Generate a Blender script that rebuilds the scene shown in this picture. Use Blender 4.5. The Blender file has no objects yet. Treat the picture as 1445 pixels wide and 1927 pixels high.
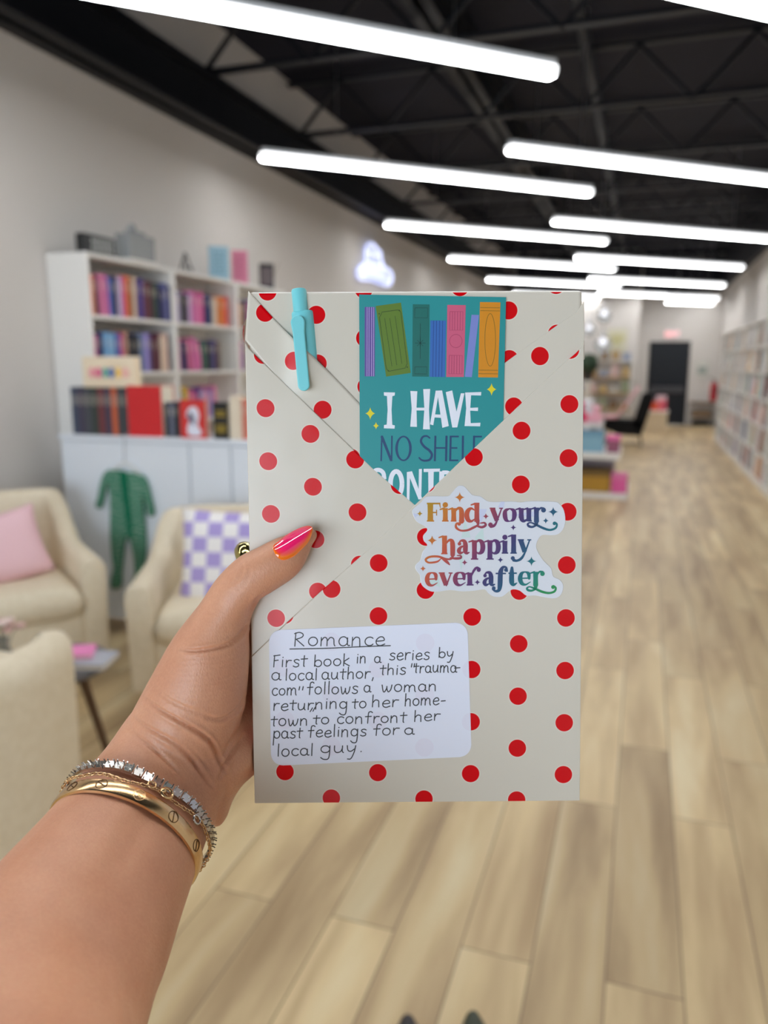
import bpy, bmesh, math, random
import numpy as np
from mathutils import Vector, Matrix

# ------------------------------------------------------------------ camera, world, sun/area lights, exposure
SC = bpy.context.scene
COL = SC.collection
FPX, CX, CY = 1447.0, 722.5, 963.5          # focal length and centre in pixels of the 1445x1927 frame
CAM_H = 1.48
VPX, VPY = 1212.0, 684.0                    # where the aisle vanishes


def _axes():
    pitch = math.atan((CY - VPY) / FPX)
    up = np.array([0, math.cos(pitch), -math.sin(pitch)])
    d = np.array([VPX - CX, -(VPY - CY), FPX]); d /= np.linalg.norm(d)
    y = d - up * d.dot(up); y /= np.linalg.norm(y)
    x = np.cross(y, up)
    if x[0] < 0:
        x = -x
    return np.stack([x, y, up])


RW = _axes()                                # world = RW @ (right, up, forward)
CAM_POS = np.array([0.0, 0.0, CAM_H])
c_right, c_up, c_fwd = RW[:, 0], RW[:, 1], RW[:, 2]
cam_data = bpy.data.cameras.new('camera')
cam = bpy.data.objects.new('camera', cam_data); COL.objects.link(cam)
cam.matrix_world = Matrix(((c_right[0], c_up[0], -c_fwd[0], 0), (c_right[1], c_up[1], -c_fwd[1], 0),
                           (c_right[2], c_up[2], -c_fwd[2], CAM_H), (0, 0, 0, 1)))
cam_data.sensor_fit = 'VERTICAL'
cam_data.sensor_height = 36.0
cam_data.sensor_width = 27.0
cam_data.lens = 36.0 * FPX / 1927.0
cam_data.clip_start = 0.01
cam_data.clip_end = 100
cam_data.dof.use_dof = True
cam_data.dof.focus_distance = 0.325
cam_data.dof.aperture_fstop = 7.6
SC.camera = cam
SC.view_settings.view_transform = 'Standard'
SC.view_settings.look = 'None'
SC.view_settings.gamma = 1.0
SC.view_settings.use_curve_mapping = False
SC.view_settings.exposure = 0.0
SC.cycles.use_denoising = True
SC.cycles.max_bounces = 8
SC.cycles.diffuse_bounces = 5
SC.cycles.sample_clamp_indirect = 6.0

TUBE_STRENGTH = 38.0
SKY_STRENGTH = 7.2
world = bpy.data.worlds.new('world'); SC.world = world
world.use_nodes = True
bg = world.node_tree.nodes['Background']
bg.inputs[0].default_value = (0.74, 0.87, 1.0, 1)
bg.inputs[1].default_value = SKY_STRENGTH
# daylight enters by the storefront window behind the camera: a portal in its opening
pl = bpy.data.lights.new('storefront_daylight', 'AREA')
pl.shape = 'RECTANGLE'; pl.size = 3.6; pl.size_y = 2.2
pl.cycles.is_portal = True
po = bpy.data.objects.new('storefront_daylight', pl); COL.objects.link(po)
po.location = (-1.05, -3.55, 1.3)
po.rotation_euler = (math.radians(90), 0, 0)   # shines along +Y


# ------------------------------------------------------------------ helpers
def s2l(c):
    return c / 12.92 if c <= 0.04045 else ((c + 0.055) / 1.055) ** 2.4


def rgb(r, g, b):
    return (s2l(r / 255), s2l(g / 255), s2l(b / 255), 1.0)


def cam_point(u, v, depth):
    """the place in the room seen at (u, v) of the photograph, at that depth in metres"""
    c = np.array([(u - CX) / FPX, -(v - CY) / FPX, 1.0]) * depth
    return RW @ c + CAM_POS


def ray(u, v):
    return RW @ np.array([(u - CX) / FPX, -(v - CY) / FPX, 1.0])


def on_z(u, v, z):
    r = ray(u, v); return r * (z - CAM_H) / r[2] + CAM_POS


def on_x(u, v, x):
    r = ray(u, v); return r * x / r[0] + CAM_POS


def on_y(u, v, y):
    r = ray(u, v); return r * y / r[1] + CAM_POS


def project(pts):
    c = (np.asarray(pts) - CAM_POS) @ RW
    return np.stack([CX + FPX * c[:, 0] / c[:, 2], CY - FPX * c[:, 1] / c[:, 2], c[:, 2]], 1)


MATS = {}


def mat(name, col=(0.8, 0.8, 0.8, 1), rough=0.5, metal=0.0, spec=0.5, **kw):
    if name in MATS:
        return MATS[name]
    m = bpy.data.materials.new(name); m.use_nodes = True
    b = m.node_tree.nodes['Principled BSDF']
    b.inputs['Base Color'].default_value = col
    b.inputs['Roughness'].default_value = rough
    b.inputs['Metallic'].default_value = metal
    b.inputs['Specular IOR Level'].default_value = spec
    for k, v in kw.items():
        b.inputs[k.replace('_', ' ')].default_value = v
    MATS[name] = m
    return m


def nodes(m):
    return m.node_tree.nodes, m.node_tree.links, m.node_tree.nodes['Principled BSDF']


def emit(name, col, strength):
    m = mat(name, (0.8, 0.8, 0.8, 1), 0.4)
    b = m.node_tree.nodes['Principled BSDF']
    b.inputs['Emission Color'].default_value = col
    b.inputs['Emission Strength'].default_value = strength
    return m


def noise_bump(m, scale, strength, dist=0.002, detail=4, stretch=None):
    n, l, b = nodes(m)
    tc = n.new('ShaderNodeTexCoord'); nz = n.new('ShaderNodeTexNoise'); bp = n.new('ShaderNodeBump')
    nz.inputs['Scale'].default_value = scale; nz.inputs['Detail'].default_value = detail
    bp.inputs['Strength'].default_value = strength; bp.inputs['Distance'].default_value = dist
    src = tc.outputs['Object']
    if stretch:
        mp = n.new('ShaderNodeMapping'); mp.inputs['Scale'].default_value = stretch
        l.new(src, mp.inputs[0]); src = mp.outputs[0]
    l.new(src, nz.inputs['Vector']); l.new(nz.outputs[0], bp.inputs['Height']); l.new(bp.outputs[0], b.inputs['Normal'])
    return m


def noise_col(m, c1, c2, scale, detail=3, lo=0.35, hi=0.65, stretch=None):
    n, l, b = nodes(m)
    tc = n.new('ShaderNodeTexCoord'); nz = n.new('ShaderNodeTexNoise'); rp = n.new('ShaderNodeValToRGB')
    nz.inputs['Scale'].default_value = scale; nz.inputs['Detail'].default_value = detail
    rp.color_ramp.elements[0].color = c1; rp.color_ramp.elements[1].color = c2
    rp.color_ramp.elements[0].position = lo; rp.color_ramp.elements[1].position = hi
    src = tc.outputs['Object']
    if stretch:
        mp = n.new('ShaderNodeMapping'); mp.inputs['Scale'].default_value = stretch
        l.new(src, mp.inputs[0]); src = mp.outputs[0]
    l.new(src, nz.inputs['Vector']); l.new(nz.outputs[0], rp.inputs[0]); l.new(rp.outputs[0], b.inputs['Base Color'])
    return m


# ---- mesh building
class MB:
    """collects shapes into one bmesh and links it as one object"""

    def __init__(self):
        self.bm = bmesh.new(); self.mi = 0

    def _tag(self, faces):
        for f in faces:
            f.material_index = self.mi

    def box(self, lo, hi, M=None):
        x0, y0, z0 = lo; x1, y1, z1 = hi
        vs = [Vector(p) for p in ((x0, y0, z0), (x1, y0, z0), (x1, y1, z0), (x0, y1, z0), (x0, y0, z1), (x1, y0, z1), (x1, y1, z1), (x0, y1, z1))]
        if M is not None:
            vs = [M @ v for v in vs]
        v = [self.bm.verts.new(p) for p in vs]
        self._tag([self.bm.faces.new([v[i] for i in q]) for q in ((3, 2, 1, 0), (4, 5, 6, 7), (0, 1, 5, 4), (1, 2, 6, 5), (2, 3, 7, 6), (3, 0, 4, 7))])
        return self

    def bar(self, a, b, w, h=None):
        a = Vector(a); b = Vector(b); d = (b - a)
        L = d.length; h = h or w
        q = d.to_track_quat('X', 'Z').to_matrix().to_4x4()
        M = Matrix.Translation(a) @ q
        return self.box((0, -w / 2, -h / 2), (L, w / 2, h / 2), M)

    def tube(self, pts, r, n=10, cap=True, closed=False):
        pts = [Vector(p) for p in pts]
        N = len(pts)
        rs = r if isinstance(r, (list, tuple)) else [r] * N
        rings = []
        ref = None
        for i, p in enumerate(pts):
            if closed:
                t = pts[(i + 1) % N] - pts[i - 1]
            else:
                t = pts[min(i + 1, N - 1)] - pts[max(i - 1, 0)]
            t.normalize()
            if ref is None:
                ref = Vector((0, 0, 1)) if abs(t.z) < 0.9 else Vector((1, 0, 0))
            a = (ref - t * ref.dot(t)).normalized(); b = t.cross(a); ref = a
            rings.append([self.bm.verts.new(p + (a * math.cos(2 * math.pi * k / n) + b * math.sin(2 * math.pi * k / n)) * rs[i]) for k in range(n)])
        fs = []
        for i in range(N if closed else N - 1):
            A, B = rings[i], rings[(i + 1) % N]
            for k in range(n):
                fs.append(self.bm.faces.new((A[k], A[(k + 1) % n], B[(k + 1) % n], B[k])))
        if cap and not closed:
            fs.append(self.bm.faces.new(rings[0][::-1])); fs.append(self.bm.faces.new(rings[-1]))
        self._tag(fs)
        return self

    def lathe(self, prof, c=(0, 0, 0), n=24, M=None):
        c = Vector(c); rings = []
        for r, z in prof:
            ps = [c + Vector((r * math.cos(2 * math.pi * k / n), r * math.sin(2 * math.pi * k / n), z)) for k in range(n)]
            if M is not None:
                ps = [M @ p for p in ps]
            rings.append([self.bm.verts.new(p) for p in ps])
        fs = []
        for A, B in zip(rings, rings[1:]):
            for k in range(n):
                fs.append(self.bm.faces.new((A[k], A[(k + 1) % n], B[(k + 1) % n], B[k])))
        fs.append(self.bm.faces.new(rings[0][::-1])); fs.append(self.bm.faces.new(rings[-1]))
        self._tag(fs)
        return self

    def ball(self, c, r, n=12, sc=(1, 1, 1)):
        ret = bmesh.ops.create_uvsphere(self.bm, u_segments=n, v_segments=max(6, n // 2), radius=r)
        bmesh.ops.scale(self.bm, vec=sc, verts=ret['verts'])
        bmesh.ops.translate(self.bm, vec=Vector(c), verts=ret['verts'])
        self._tag({f for v in ret['verts'] for f in v.link_faces})
        return self

    def prism(self, poly, z0, z1, M=None):
        """closed polygon (x, y) from z0 up to z1"""
        a = sum(poly[i - 1][0] * poly[i][1] - poly[i][0] * poly[i - 1][1] for i in range(len(poly)))
        if a < 0:
            poly = poly[::-1]
        T = (lambda p: M @ Vector(p)) if M is not None else Vector
        lo = [self.bm.verts.new(T((x, y, z0))) for x, y in poly]; hi = [self.bm.verts.new(T((x, y, z1))) for x, y in poly]
        n = len(poly)
        fs = [self.bm.faces.new(hi), self.bm.faces.new(lo[::-1])]
        fs += [self.bm.faces.new((lo[i], lo[(i + 1) % n], hi[(i + 1) % n], hi[i])) for i in range(n)]
        self._tag(fs)
        return self

    def flat(self, poly, z, M=None):
        a = sum(poly[i - 1][0] * poly[i][1] - poly[i][0] * poly[i - 1][1] for i in range(len(poly)))
        if a < 0:
            poly = poly[::-1]
        T = (lambda p: M @ Vector(p)) if M is not None else Vector
        self._tag([self.bm.faces.new([self.bm.verts.new(T((x, y, z))) for x, y in poly])])
        return self

    def grid(self, fn, nu, nv):
        vs = [[self.bm.verts.new(Vector(fn(i / nu, j / nv))) for j in range(nv + 1)] for i in range(nu + 1)]
        self._tag([self.bm.faces.new((vs[i][j], vs[i + 1][j], vs[i + 1][j + 1], vs[i][j + 1])) for i in range(nu) for j in range(nv)])
        return vs

    def mesh(self, name, mats, smooth=False, auto=None):
        me = bpy.data.meshes.new(name)
        bmesh.ops.recalc_face_normals(self.bm, faces=self.bm.faces) if not getattr(self, 'keep', False) else None
        self.bm.to_mesh(me); self.bm.free()
        for m in (mats if isinstance(mats, (list, tuple)) else [mats]):
            me.materials.append(m)
        if smooth:
            me.polygons.foreach_set('use_smooth', [True] * len(me.polygons))
            if auto is not None:
                me.set_sharp_from_angle(angle=math.radians(auto))
        return me

    def build(self, name, mats, parent=None, smooth=False, auto=None, bevel=0, seg=2, loc=None):
        o = bpy.data.objects.new(name, self.mesh(name, mats, smooth, auto)); COL.objects.link(o)
        if parent is not None:
            o.parent = parent
        if loc is not None:
            o.location = loc
        if bevel:
            md = o.modifiers.new('bevel', 'BEVEL'); md.width = bevel; md.segments = seg; md.limit_method = 'ANGLE'; md.angle_limit = math.radians(40)
        return o


def tag(o, label=None, cat=None, group=None, kind=None):
    if label: o['label'] = label
    if cat: o['category'] = cat
    if group: o['group'] = group
    if kind: o['kind'] = kind
    return o


def thing(name, label, cat, loc=(0, 0, 0), rotz=0, group=None):
    o = bpy.data.objects.new(name, None); COL.objects.link(o)
    o.empty_display_size = 0.05
    o.location = loc; o.rotation_euler = (0, 0, rotz)
    return tag(o, label, cat, group)


def recentre(o, loc):
    """put a mesh object's origin at loc without moving its shape"""
    o.data.transform(Matrix.Translation(-Vector(loc))); o.location = loc
    return o


def copy_tree(o, parent=None):
    c = o.copy(); COL.objects.link(c)
    if parent is not None:
        c.parent = parent
    for ch in list(o.children):
        copy_tree(ch, c)
    return c


def catmull(pts, n=6, closed=False):
    p = [np.array(q, float) for q in pts]; N = len(p); out = []
    if N < 3:
        return [tuple(q) for q in p]
    for i in range(N if closed else N - 1):
        a, b = p[i], p[(i + 1) % N]
        if closed:
            z, c = p[i - 1], p[(i + 2) % N]
        else:
            z = p[i - 1] if i else 2 * a - b
            c = p[i + 2] if i + 2 < N else 2 * b - a
        for k in range(n):
            t = k / n
            out.append(tuple(0.5 * (2 * a + (b - z) * t + (2 * z - 5 * a + 4 * b - c) * t * t + (3 * a - z - 3 * b + c) * t ** 3)))
    if not closed:
        out.append(tuple(p[-1]))
    return out


rnd = random.Random(7)
# ------------------------------------------------------------------ materials of the room
m_wall = noise_bump(mat('wall_paint', rgb(206, 201, 196), 0.75, spec=0.25), 60, 0.1)
m_black = mat('black_paint', rgb(24, 24, 34), 0.6, spec=0.25)
m_deck = noise_col(mat('navy_deck_paint', rgb(36, 36, 52), 0.7, spec=0.25), rgb(15, 15, 28), rgb(21, 21, 36), 2.0)
m_white = mat('white_laminate', rgb(232, 230, 226), 0.4)
m_daylit = mat('daylight_tinted_laminate', rgb(226, 231, 238), 0.35)  # white laminate with the daylight's blue tint put into its colour
m_base = mat('dark_baseboard', rgb(40, 40, 42), 0.5)
m_frame = mat('black_metal', rgb(22, 24, 28), 0.45, spec=0.4)
m_alu = mat('aluminium', rgb(190, 192, 195), 0.3, 1.0)


def floor_material():
    m = mat('oak_plank_floor', rough=0.42, spec=0.35)
    n, l, b = nodes(m)
    tc = n.new('ShaderNodeTexCoord')
    mp = n.new('ShaderNodeMapping'); mp.inputs['Rotation'].default_value = (0, 0, math.radians(90))
    l.new(tc.outputs['Object'], mp.inputs[0])
    br = n.new('ShaderNodeTexBrick')
    br.offset = 0.37; br.inputs['Scale'].default_value = 1.0
    br.inputs['Brick Width'].default_value = 1.25; br.inputs['Row Height'].default_value = 0.18
    br.inputs['Mortar Size'].default_value = 0.0022; br.inputs['Mortar Smooth'].default_value = 0.3
    br.inputs['Color1'].default_value = (0, 0, 0, 1); br.inputs['Color2'].default_value = (1, 1, 1, 1)
    br.inputs['Mortar'].default_value = (0.5, 0.5, 0.5, 1)
    l.new(mp.outputs[0], br.inputs['Vector'])
    # every plank its own patch of grain: shift the grain by the plank's shade
    sh = n.new('ShaderNodeVectorMath'); sh.operation = 'MULTIPLY_ADD'
    l.new(br.outputs['Color'], sh.inputs[0]); sh.inputs[1].default_value = (7.3, 3.1, 0); l.new(tc.outputs['Object'], sh.inputs[2])
    g1 = n.new('ShaderNodeMapping'); g1.inputs['Scale'].default_value = (8, 0.95, 1); l.new(sh.outputs[0], g1.inputs[0])
    nz = n.new('ShaderNodeTexNoise'); nz.inputs['Scale'].default_value = 1.0; nz.inputs['Detail'].default_value = 4; nz.inputs['Distortion'].default_value = 0.3
    l.new(g1.outputs[0], nz.inputs['Vector'])
    rp = n.new('ShaderNodeValToRGB')
    cr = rp.color_ramp
    cr.elements[0].position = 0.28; cr.elements[0].color = rgb(166, 139, 103)
    cr.elements[1].position = 0.72; cr.elements[1].color = rgb(224, 207, 170)
    e = cr.elements.new(0.42); e.color = rgb(190, 165, 127)
    e = cr.elements.new(0.55); e.color = rgb(212, 188, 146)
    l.new(nz.outputs[0], rp.inputs[0])
    hs = n.new('ShaderNodeMixRGB'); hs.blend_type = 'MULTIPLY'; hs.inputs[0].default_value = 1.0
    tint = n.new('ShaderNodeValToRGB')
    tint.color_ramp.elements[0].color = (0.76, 0.73, 0.70, 1); tint.color_ramp.elements[1].color = (1.04, 1.03, 1.0, 1)
    l.new(br.outputs['Color'], tint.inputs[0])
    l.new(rp.outputs[0], hs.inputs[1]); l.new(tint.outputs[0], hs.inputs[2])
    mx = n.new('ShaderNodeMixRGB'); l.new(br.outputs['Fac'], mx.inputs[0]); l.new(hs.outputs[0], mx.inputs[1]); mx.inputs[2].default_value = rgb(120, 98, 76)
    l.new(mx.outputs[0], b.inputs['Base Color'])
    return m


XL, XR, YF, YB = -3.22, 1.70, -3.6, 20.2     # left wall, right wall, storefront, back wall
ZS, ZC = 3.13, 4.0                            # underside of the black steel, ceiling deck


def struct(name, mb, m, label=None, **kw):
    o = mb.build(name, m, **kw); o['kind'] = 'structure'
    if label: o['label'] = label
    return o


struct('floor', MB().box((XL - 0.15, YF - 0.15, -0.1), (XR + 0.15, YB + 0.15, 0)), floor_material(), 'pale oak plank floor running down the aisle')
struct('wall_left', MB().box((XL - 0.15, YF, 0), (XL, YB, ZC)), m_wall, 'white painted wall behind the tall bookcases')
struct('wall_right', MB().box((XR, YF, 0), (XR + 0.15, YB, ZC)), m_wall, 'white painted wall behind the long bookshelf')
struct('wall_back', MB().box((XL - 0.15, YB, 0), (0.10, YB + 0.15, ZC)).box((1.03, YB, 0), (XR + 0.15, YB + 0.15, ZC)).box((0.10, YB, 2.0), (1.03, YB + 0.15, ZC)), m_wall, 'white wall at the end of the aisle, around the black door')
# storefront with its window (behind the camera)
wf = MB()
wf.box((XL - 0.15, YF - 0.15, 0), (-2.85, YF, ZC)).box((0.75, YF - 0.15, 0), (XR + 0.15, YF, ZC))
wf.box((-2.85, YF - 0.15, 0), (0.75, YF, 0.2)).box((-2.85, YF - 0.15, 2.4), (0.75, YF, ZC))
struct('wall_front', wf, mat('charcoal_paint', rgb(72, 70, 70), 0.7), 'storefront wall around the shop window')
wn = MB()
for x in (-2.83, -1.05, 0.73):
    wn.box((x - 0.02, YF - 0.10, 0.2), (x + 0.02, YF - 0.04, 2.4))
wn.box((-2.85, YF - 0.10, 0.2), (0.75, YF - 0.04, 0.24)).box((-2.85, YF - 0.10, 2.36), (0.75, YF - 0.04, 2.4))
struct('window_1', wn, m_frame, 'storefront window frame')
struct('wall_partition', MB().box((XL, 18.9, 0), (-0.16, YB, ZC)), m_wall, 'white partition wall beside the black door')
struct('ceiling', MB().box((XL - 0.15, YF - 0.15, ZC), (XR + 0.15, YB + 0.15, ZC + 0.12)), m_deck, 'dark navy roof deck')
struct('baseboard_back', MB().box((1.10, YB - 0.015, 0), (XR, YB, 0.12)), m_base, 'dark baseboard below the back wall')
struct('baseboard_left', MB().box((XL, YF, 0), (XL + 0.012, 18.9, 0.1)), m_white)

# black steel along the walls: I-beam profile
def ibeam(x0, x1, y0, y1, z0, z1, along='y'):
    mb = MB(); t = 0.035
    if along == 'y':
        xc = (x0 + x1) / 2
        mb.box((x0, y0, z0), (x1, y1, z0 + t)).box((x0, y0, z1 - t), (x1, y1, z1)).box((xc - 0.02, y0, z0), (xc + 0.02, y1, z1))
    else:
        yc = (y0 + y1) / 2
        mb.box((x0, y0, z0), (x1, y1, z0 + t)).box((x0, y0, z1 - t), (x1, y1, z1)).box((x0, yc - 0.02, z0), (x1, yc + 0.02, z1))
    return mb


m_steel = mat('dark_steel', rgb(9, 10, 18), 0.5, spec=0.3)
struct('trim_1', ibeam(XL + 0.01, XL + 0.24, YF + 0.01, 18.88, ZS + 0.02, 3.48), m_steel, 'black steel beam running along the top of the white wall')
struct('trim_2', MB().box((XR - 0.10, YF + 0.01, 3.2), (XR - 0.005, YB - 0.01, 3.95)), m_black, 'black painted band above the long bookshelf wall')
struct('trim_3', MB().box((-0.15, YB - 0.12, ZS), (XR - 0.11, YB - 0.005, 3.95)), m_black, 'black painted band above the door wall')
struct('trim_4', MB().box((XL + 0.25, 18.78, ZS), (-0.17, 18.89, 3.95)), m_black, 'black painted band above the partition')
struct('trim_5', ibeam(-1.55, -1.37, YF + 0.01, 18.75, 3.66, 3.97), m_steel, 'black steel beam along the middle of the ceiling')

# open web joists across the shop
y = -1.2
JY = []
while y < 18.5:
    JY.append(y); y += 1.62
for i, y in enumerate(JY):
    mb = MB()
    zb, zt = 3.50, 3.93
    mb.box((XL + 0.02, y - 0.035, zb), (XR - 0.12, y + 0.035, zb + 0.03))
    mb.box((XL + 0.02, y - 0.035, zt), (XR - 0.12, y + 0.035, zt + 0.03))
    x = XL + 0.1; k = 0
    while x < XR - 0.6:
        mb.bar((x, y, zt if k % 2 else zb), (x + 0.42, y, zb if k % 2 else zt), 0.028)
        x += 0.42; k += 1
    o = struct('ceiling_joist', mb, m_steel, 'dark open web joist crossing the ceiling')
# conduit and duct under the deck
o = MB().tube([(-0.55, YF + 0.05, 3.80), (-0.55, 18.7, 3.80)], 0.045, 10).build('ceiling_conduit', m_steel, smooth=True); tag(o, 'thin dark conduit running along under the roof deck', 'conduit')
tag(o, kind='structure')

# ------------------------------------------------------------------ tube lights
m_tube = emit('lit_tube', (0.97, 0.985, 1.0, 1), TUBE_STRENGTH)
m_tubeside = emit('lit_tube_side', (0.97, 0.985, 1.0, 1), 2.6)
m_house = mat('light_housing', rgb(205, 207, 210), 0.4)


def tube_light(a, b, z, label):
    a = Vector((a[0], a[1], z)); b = Vector((b[0], b[1], z)); d = b - a; L = d.length
    t = thing('ceiling_light', label, 'ceiling light', a, math.atan2(d.y, d.x), 'tube lights hung across the ceiling')
    # diffuser: bright flat lens below, softly lit sides, closed by the housing above
    prof = [(-0.042, 0.012), (-0.042, -0.022), (-0.038, -0.034), (-0.029, -0.040), (0.029, -0.040), (0.038, -0.034), (0.042, -0.022), (0.042, 0.012)]
    mb = MB(); rings = []
    for x, s in ((0, 0.55), (0.012, 0.9), (0.03, 1), (L - 0.03, 1), (L - 0.012, 0.9), (L, 0.55)):
        rings.append([mb.bm.verts.new((x, p * s, q * s)) for p, q in prof])
    for A, B in zip(rings, rings[1:]):
        for k in range(7):
            f = mb.bm.faces.new((A[k], B[k], B[k + 1], A[k + 1])); f.material_index = 0 if k == 3 else 1
        mb.bm.faces.new((A[7], B[7], B[0], A[0])).material_index = 1
    for f in (mb.bm.faces.new(rings[0]), mb.bm.faces.new(rings[-1][::-1])): f.material_index = 1
    mb.build('diffuser', [m_tube, m_tubeside], t)
    MB().box((0.01, -0.028, 0.0122), (L - 0.01, 0.028, 0.045)).build('housing', m_house, t)
    for x in (L * 0.2, L * 0.8):
        MB().tube([(x, 0, 0.044), (x, 0, ZC - z)], 0.0025, 6).build('suspension_cable', m_alu, t)
    return t


ORD = ['first', 'second', 'third', 'fourth', 'fifth', 'sixth', 'seventh', 'eighth', 'ninth', 'tenth', 'eleventh', 'twelfth', 'thirteenth', 'fourteenth', 'fifteenth', 'sixteenth', 'seventeenth', 'eighteenth', 'nineteenth', 'twentieth']
for k in range(-1, 6):
    y0 = 2.47 + 2.97 * k + (0.05 if k else -0.03)
    tube_light((-2.79, y0), (-0.54, y0 + 2.05), 3.0, 'long white tube light, %s from the storefront in the row along the neon-sign wall' % ORD[k + 1])
for k in range(-1, 6):
    y0 = 2.88 + 2.99 * k - (0.09 if k == 0 else 0)
    tube_light((-1.02, y0), (1.40, y0 + 2.07), 3.0, 'long white tube light, %s from the storefront in the row above the aisle' % ORD[k + 1])
tube_light((0.38, 18.05), (1.38, 18.85), 2.79, 'short white tube light above the path to the black door, lower of the two')
tube_light((0.38, 17.05), (1.38, 17.85), 2.82, 'short white tube light above the path to the black door, higher of the two')

# ------------------------------------------------------------------ door, exit sign and things at the back wall
m_door = mat('black_door_paint', rgb(20, 25, 32), 0.5, spec=0.3)
d = MB().box((0.145, YB - 0.01, 0.005), (0.985, YB + 0.03, 1.955)).build('door_1', m_door); d['kind'] = 'structure'; d['label'] = 'black steel exit door at the end of the aisle'
MB().box((0.10, YB - 0.03, 0), (0.145, YB + 0.05, 2.0)).box((0.985, YB - 0.03, 0), (1.03, YB + 0.05, 2.0)).box((0.145, YB - 0.03, 1.955), (0.985, YB + 0.05, 2.0)).build('door_frame', m_frame, d)
m_bar = mat('push_bar_grey', rgb(62, 62, 66), 0.4, 0.3)
pb = MB().box((0.17, YB - 0.09, 0.78), (0.955, YB - 0.03, 0.93))
pb.box((0.17, YB - 0.03, 0.80), (0.22, YB - 0.01, 0.91)).box((0.90, YB - 0.03, 0.80), (0.955, YB - 0.01, 0.91))
pb.build('push_bar', m_bar, d, bevel=0.008)

es = thing('exit_sign', 'small red EXIT sign on the wall above the black door', 'exit sign', (0.60, YB, 2.17))
MB().box((-0.16, -0.05, -0.09), (0.16, -0.0, 0.10)).build('sign_box', mat('exit_housing', rgb(225, 215, 215), 0.5), es, bevel=0.006)
m_exit = emit('exit_red', rgb(240, 60, 80), 1.2)
ex = MB()
def bars(mb, segs, w, y, M):
    for (x0, z0, x1, z1) in segs:
        d2 = math.hypot(x1 - x0, z1 - z0); ux, uz = (x1 - x0) / d2, (z1 - z0) / d2
        px, pz = -uz * w / 2, ux * w / 2
        q = [(x0 + px, z0 + pz), (x1 + px, z1 + pz), (x1 - px, z1 - pz), (x0 - px, z0 - pz)]
        f = mb.bm.faces.new([mb.bm.verts.new(M @ Vector((a, y, c))) for a, c in q]); f.material_index = mb.mi
for k, segs in enumerate([
        [(0, 0, 0, 1), (0, 0.03, 0.6, 0.03), (0, 0.5, 0.5, 0.5), (0, 0.97, 0.6, 0.97)],
        [(0, 0, 0.6, 1), (0, 1, 0.6, 0)], [(0.3, 0, 0.3, 1)], [(0.3, 0, 0.3, 1), (0, 0.97, 0.6, 0.97)]]):
    bars(ex, [[a * 0.115 for a in s] for s in segs], 0.02, -0.052, Matrix.Translation((-0.145 + k * 0.076, 0, -0.055)))
ex.build('lettering', m_exit, es)

fp = thing('framed_print', 'pale framed print on the white wall beside the black door', 'picture', (1.33, YB, 1.35))
MB().box((-0.16, -0.025, -0.2), (0.16, 0, 0.2)).build('frame', mat('pale_frame', rgb(190, 188, 180), 0.5), fp, bevel=0.004)
pm = MB().box((-0.135, -0.03, -0.175), (0.135, -0.025, 0.175)); pm.mi = 1
pm.box((-0.10, -0.032, -0.12), (0.10, -0.03, 0.06)).build('print_sheet', [mat('print_paper', rgb(205, 204, 196), 0.6), mat('print_grey', rgb(150, 158, 152), 0.6)], fp)

fe = thing('fire_extinguisher', 'red fire extinguisher on the wall beside the end of the long bookshelf', 'fire extinguisher', (1.56, 19.4, 0.62))
MB().lathe([(0.02, 0), (0.075, 0.01), (0.08, 0.05), (0.08, 0.36), (0.06, 0.42), (0.03, 0.45)], n=16).build('cylinder', mat('extinguisher_red', rgb(176, 20, 40), 0.35), fe, smooth=True, auto=50)
MB().box((-0.02, -0.02, 0.44), (0.02, 0.02, 0.5)).bar((-0.02, 0, 0.5), (-0.1, 0, 0.53), 0.02).tube([(0, -0.03, 0.47), (0, -0.10, 0.4), (0, -0.095, 0.15)], 0.012, 8).build('valve', m_frame, fe)
MB().box((0.06, -0.03, 0.2), (0.14, 0.03, 0.3)).build('wall_bracket', m_frame, fe)

bn = thing('bench', 'small brown two tier bench against the back wall below the framed print', 'bench', (1.36, 19.95, 0))
m_brown = noise_col(mat('brown_wood', rough=0.5), rgb(110, 88, 62), rgb(128, 104, 76), 8, stretch=(1, 8, 8))
MB().box((-0.26, -0.16, 0.52), (0.26, 0.16, 0.58)).build('top', m_brown, bn, bevel=0.005)
MB().box((-0.24, -0.15, 0.24), (0.24, 0.15, 0.38)).build('lower_shelf', m_brown, bn, bevel=0.005)
for sx in (-1, 1):
    for sy in (-1, 1):
        MB().box((sx * 0.235 - 0.02, sy * 0.13 - 0.02, 0), (sx * 0.235 + 0.02, sy * 0.13 + 0.02, 0.525)).build('leg', mat('bench_leg_grey', rgb(150, 148, 145), 0.5), bn)
# ------------------------------------------------------------------ bookcases and books
def cover_material():
    m = mat('book_cover', rough=0.5)
    n, l, b = nodes(m)
    oi = n.new('ShaderNodeObjectInfo'); l.new(oi.outputs['Color'], b.inputs['Base Color'])
    return m


m_cover = cover_material()
m_pages = noise_bump(mat('book_pages', rgb(232, 224, 205), 0.8), 300, 0.2, stretch=(1, 1, 0.01))


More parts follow.
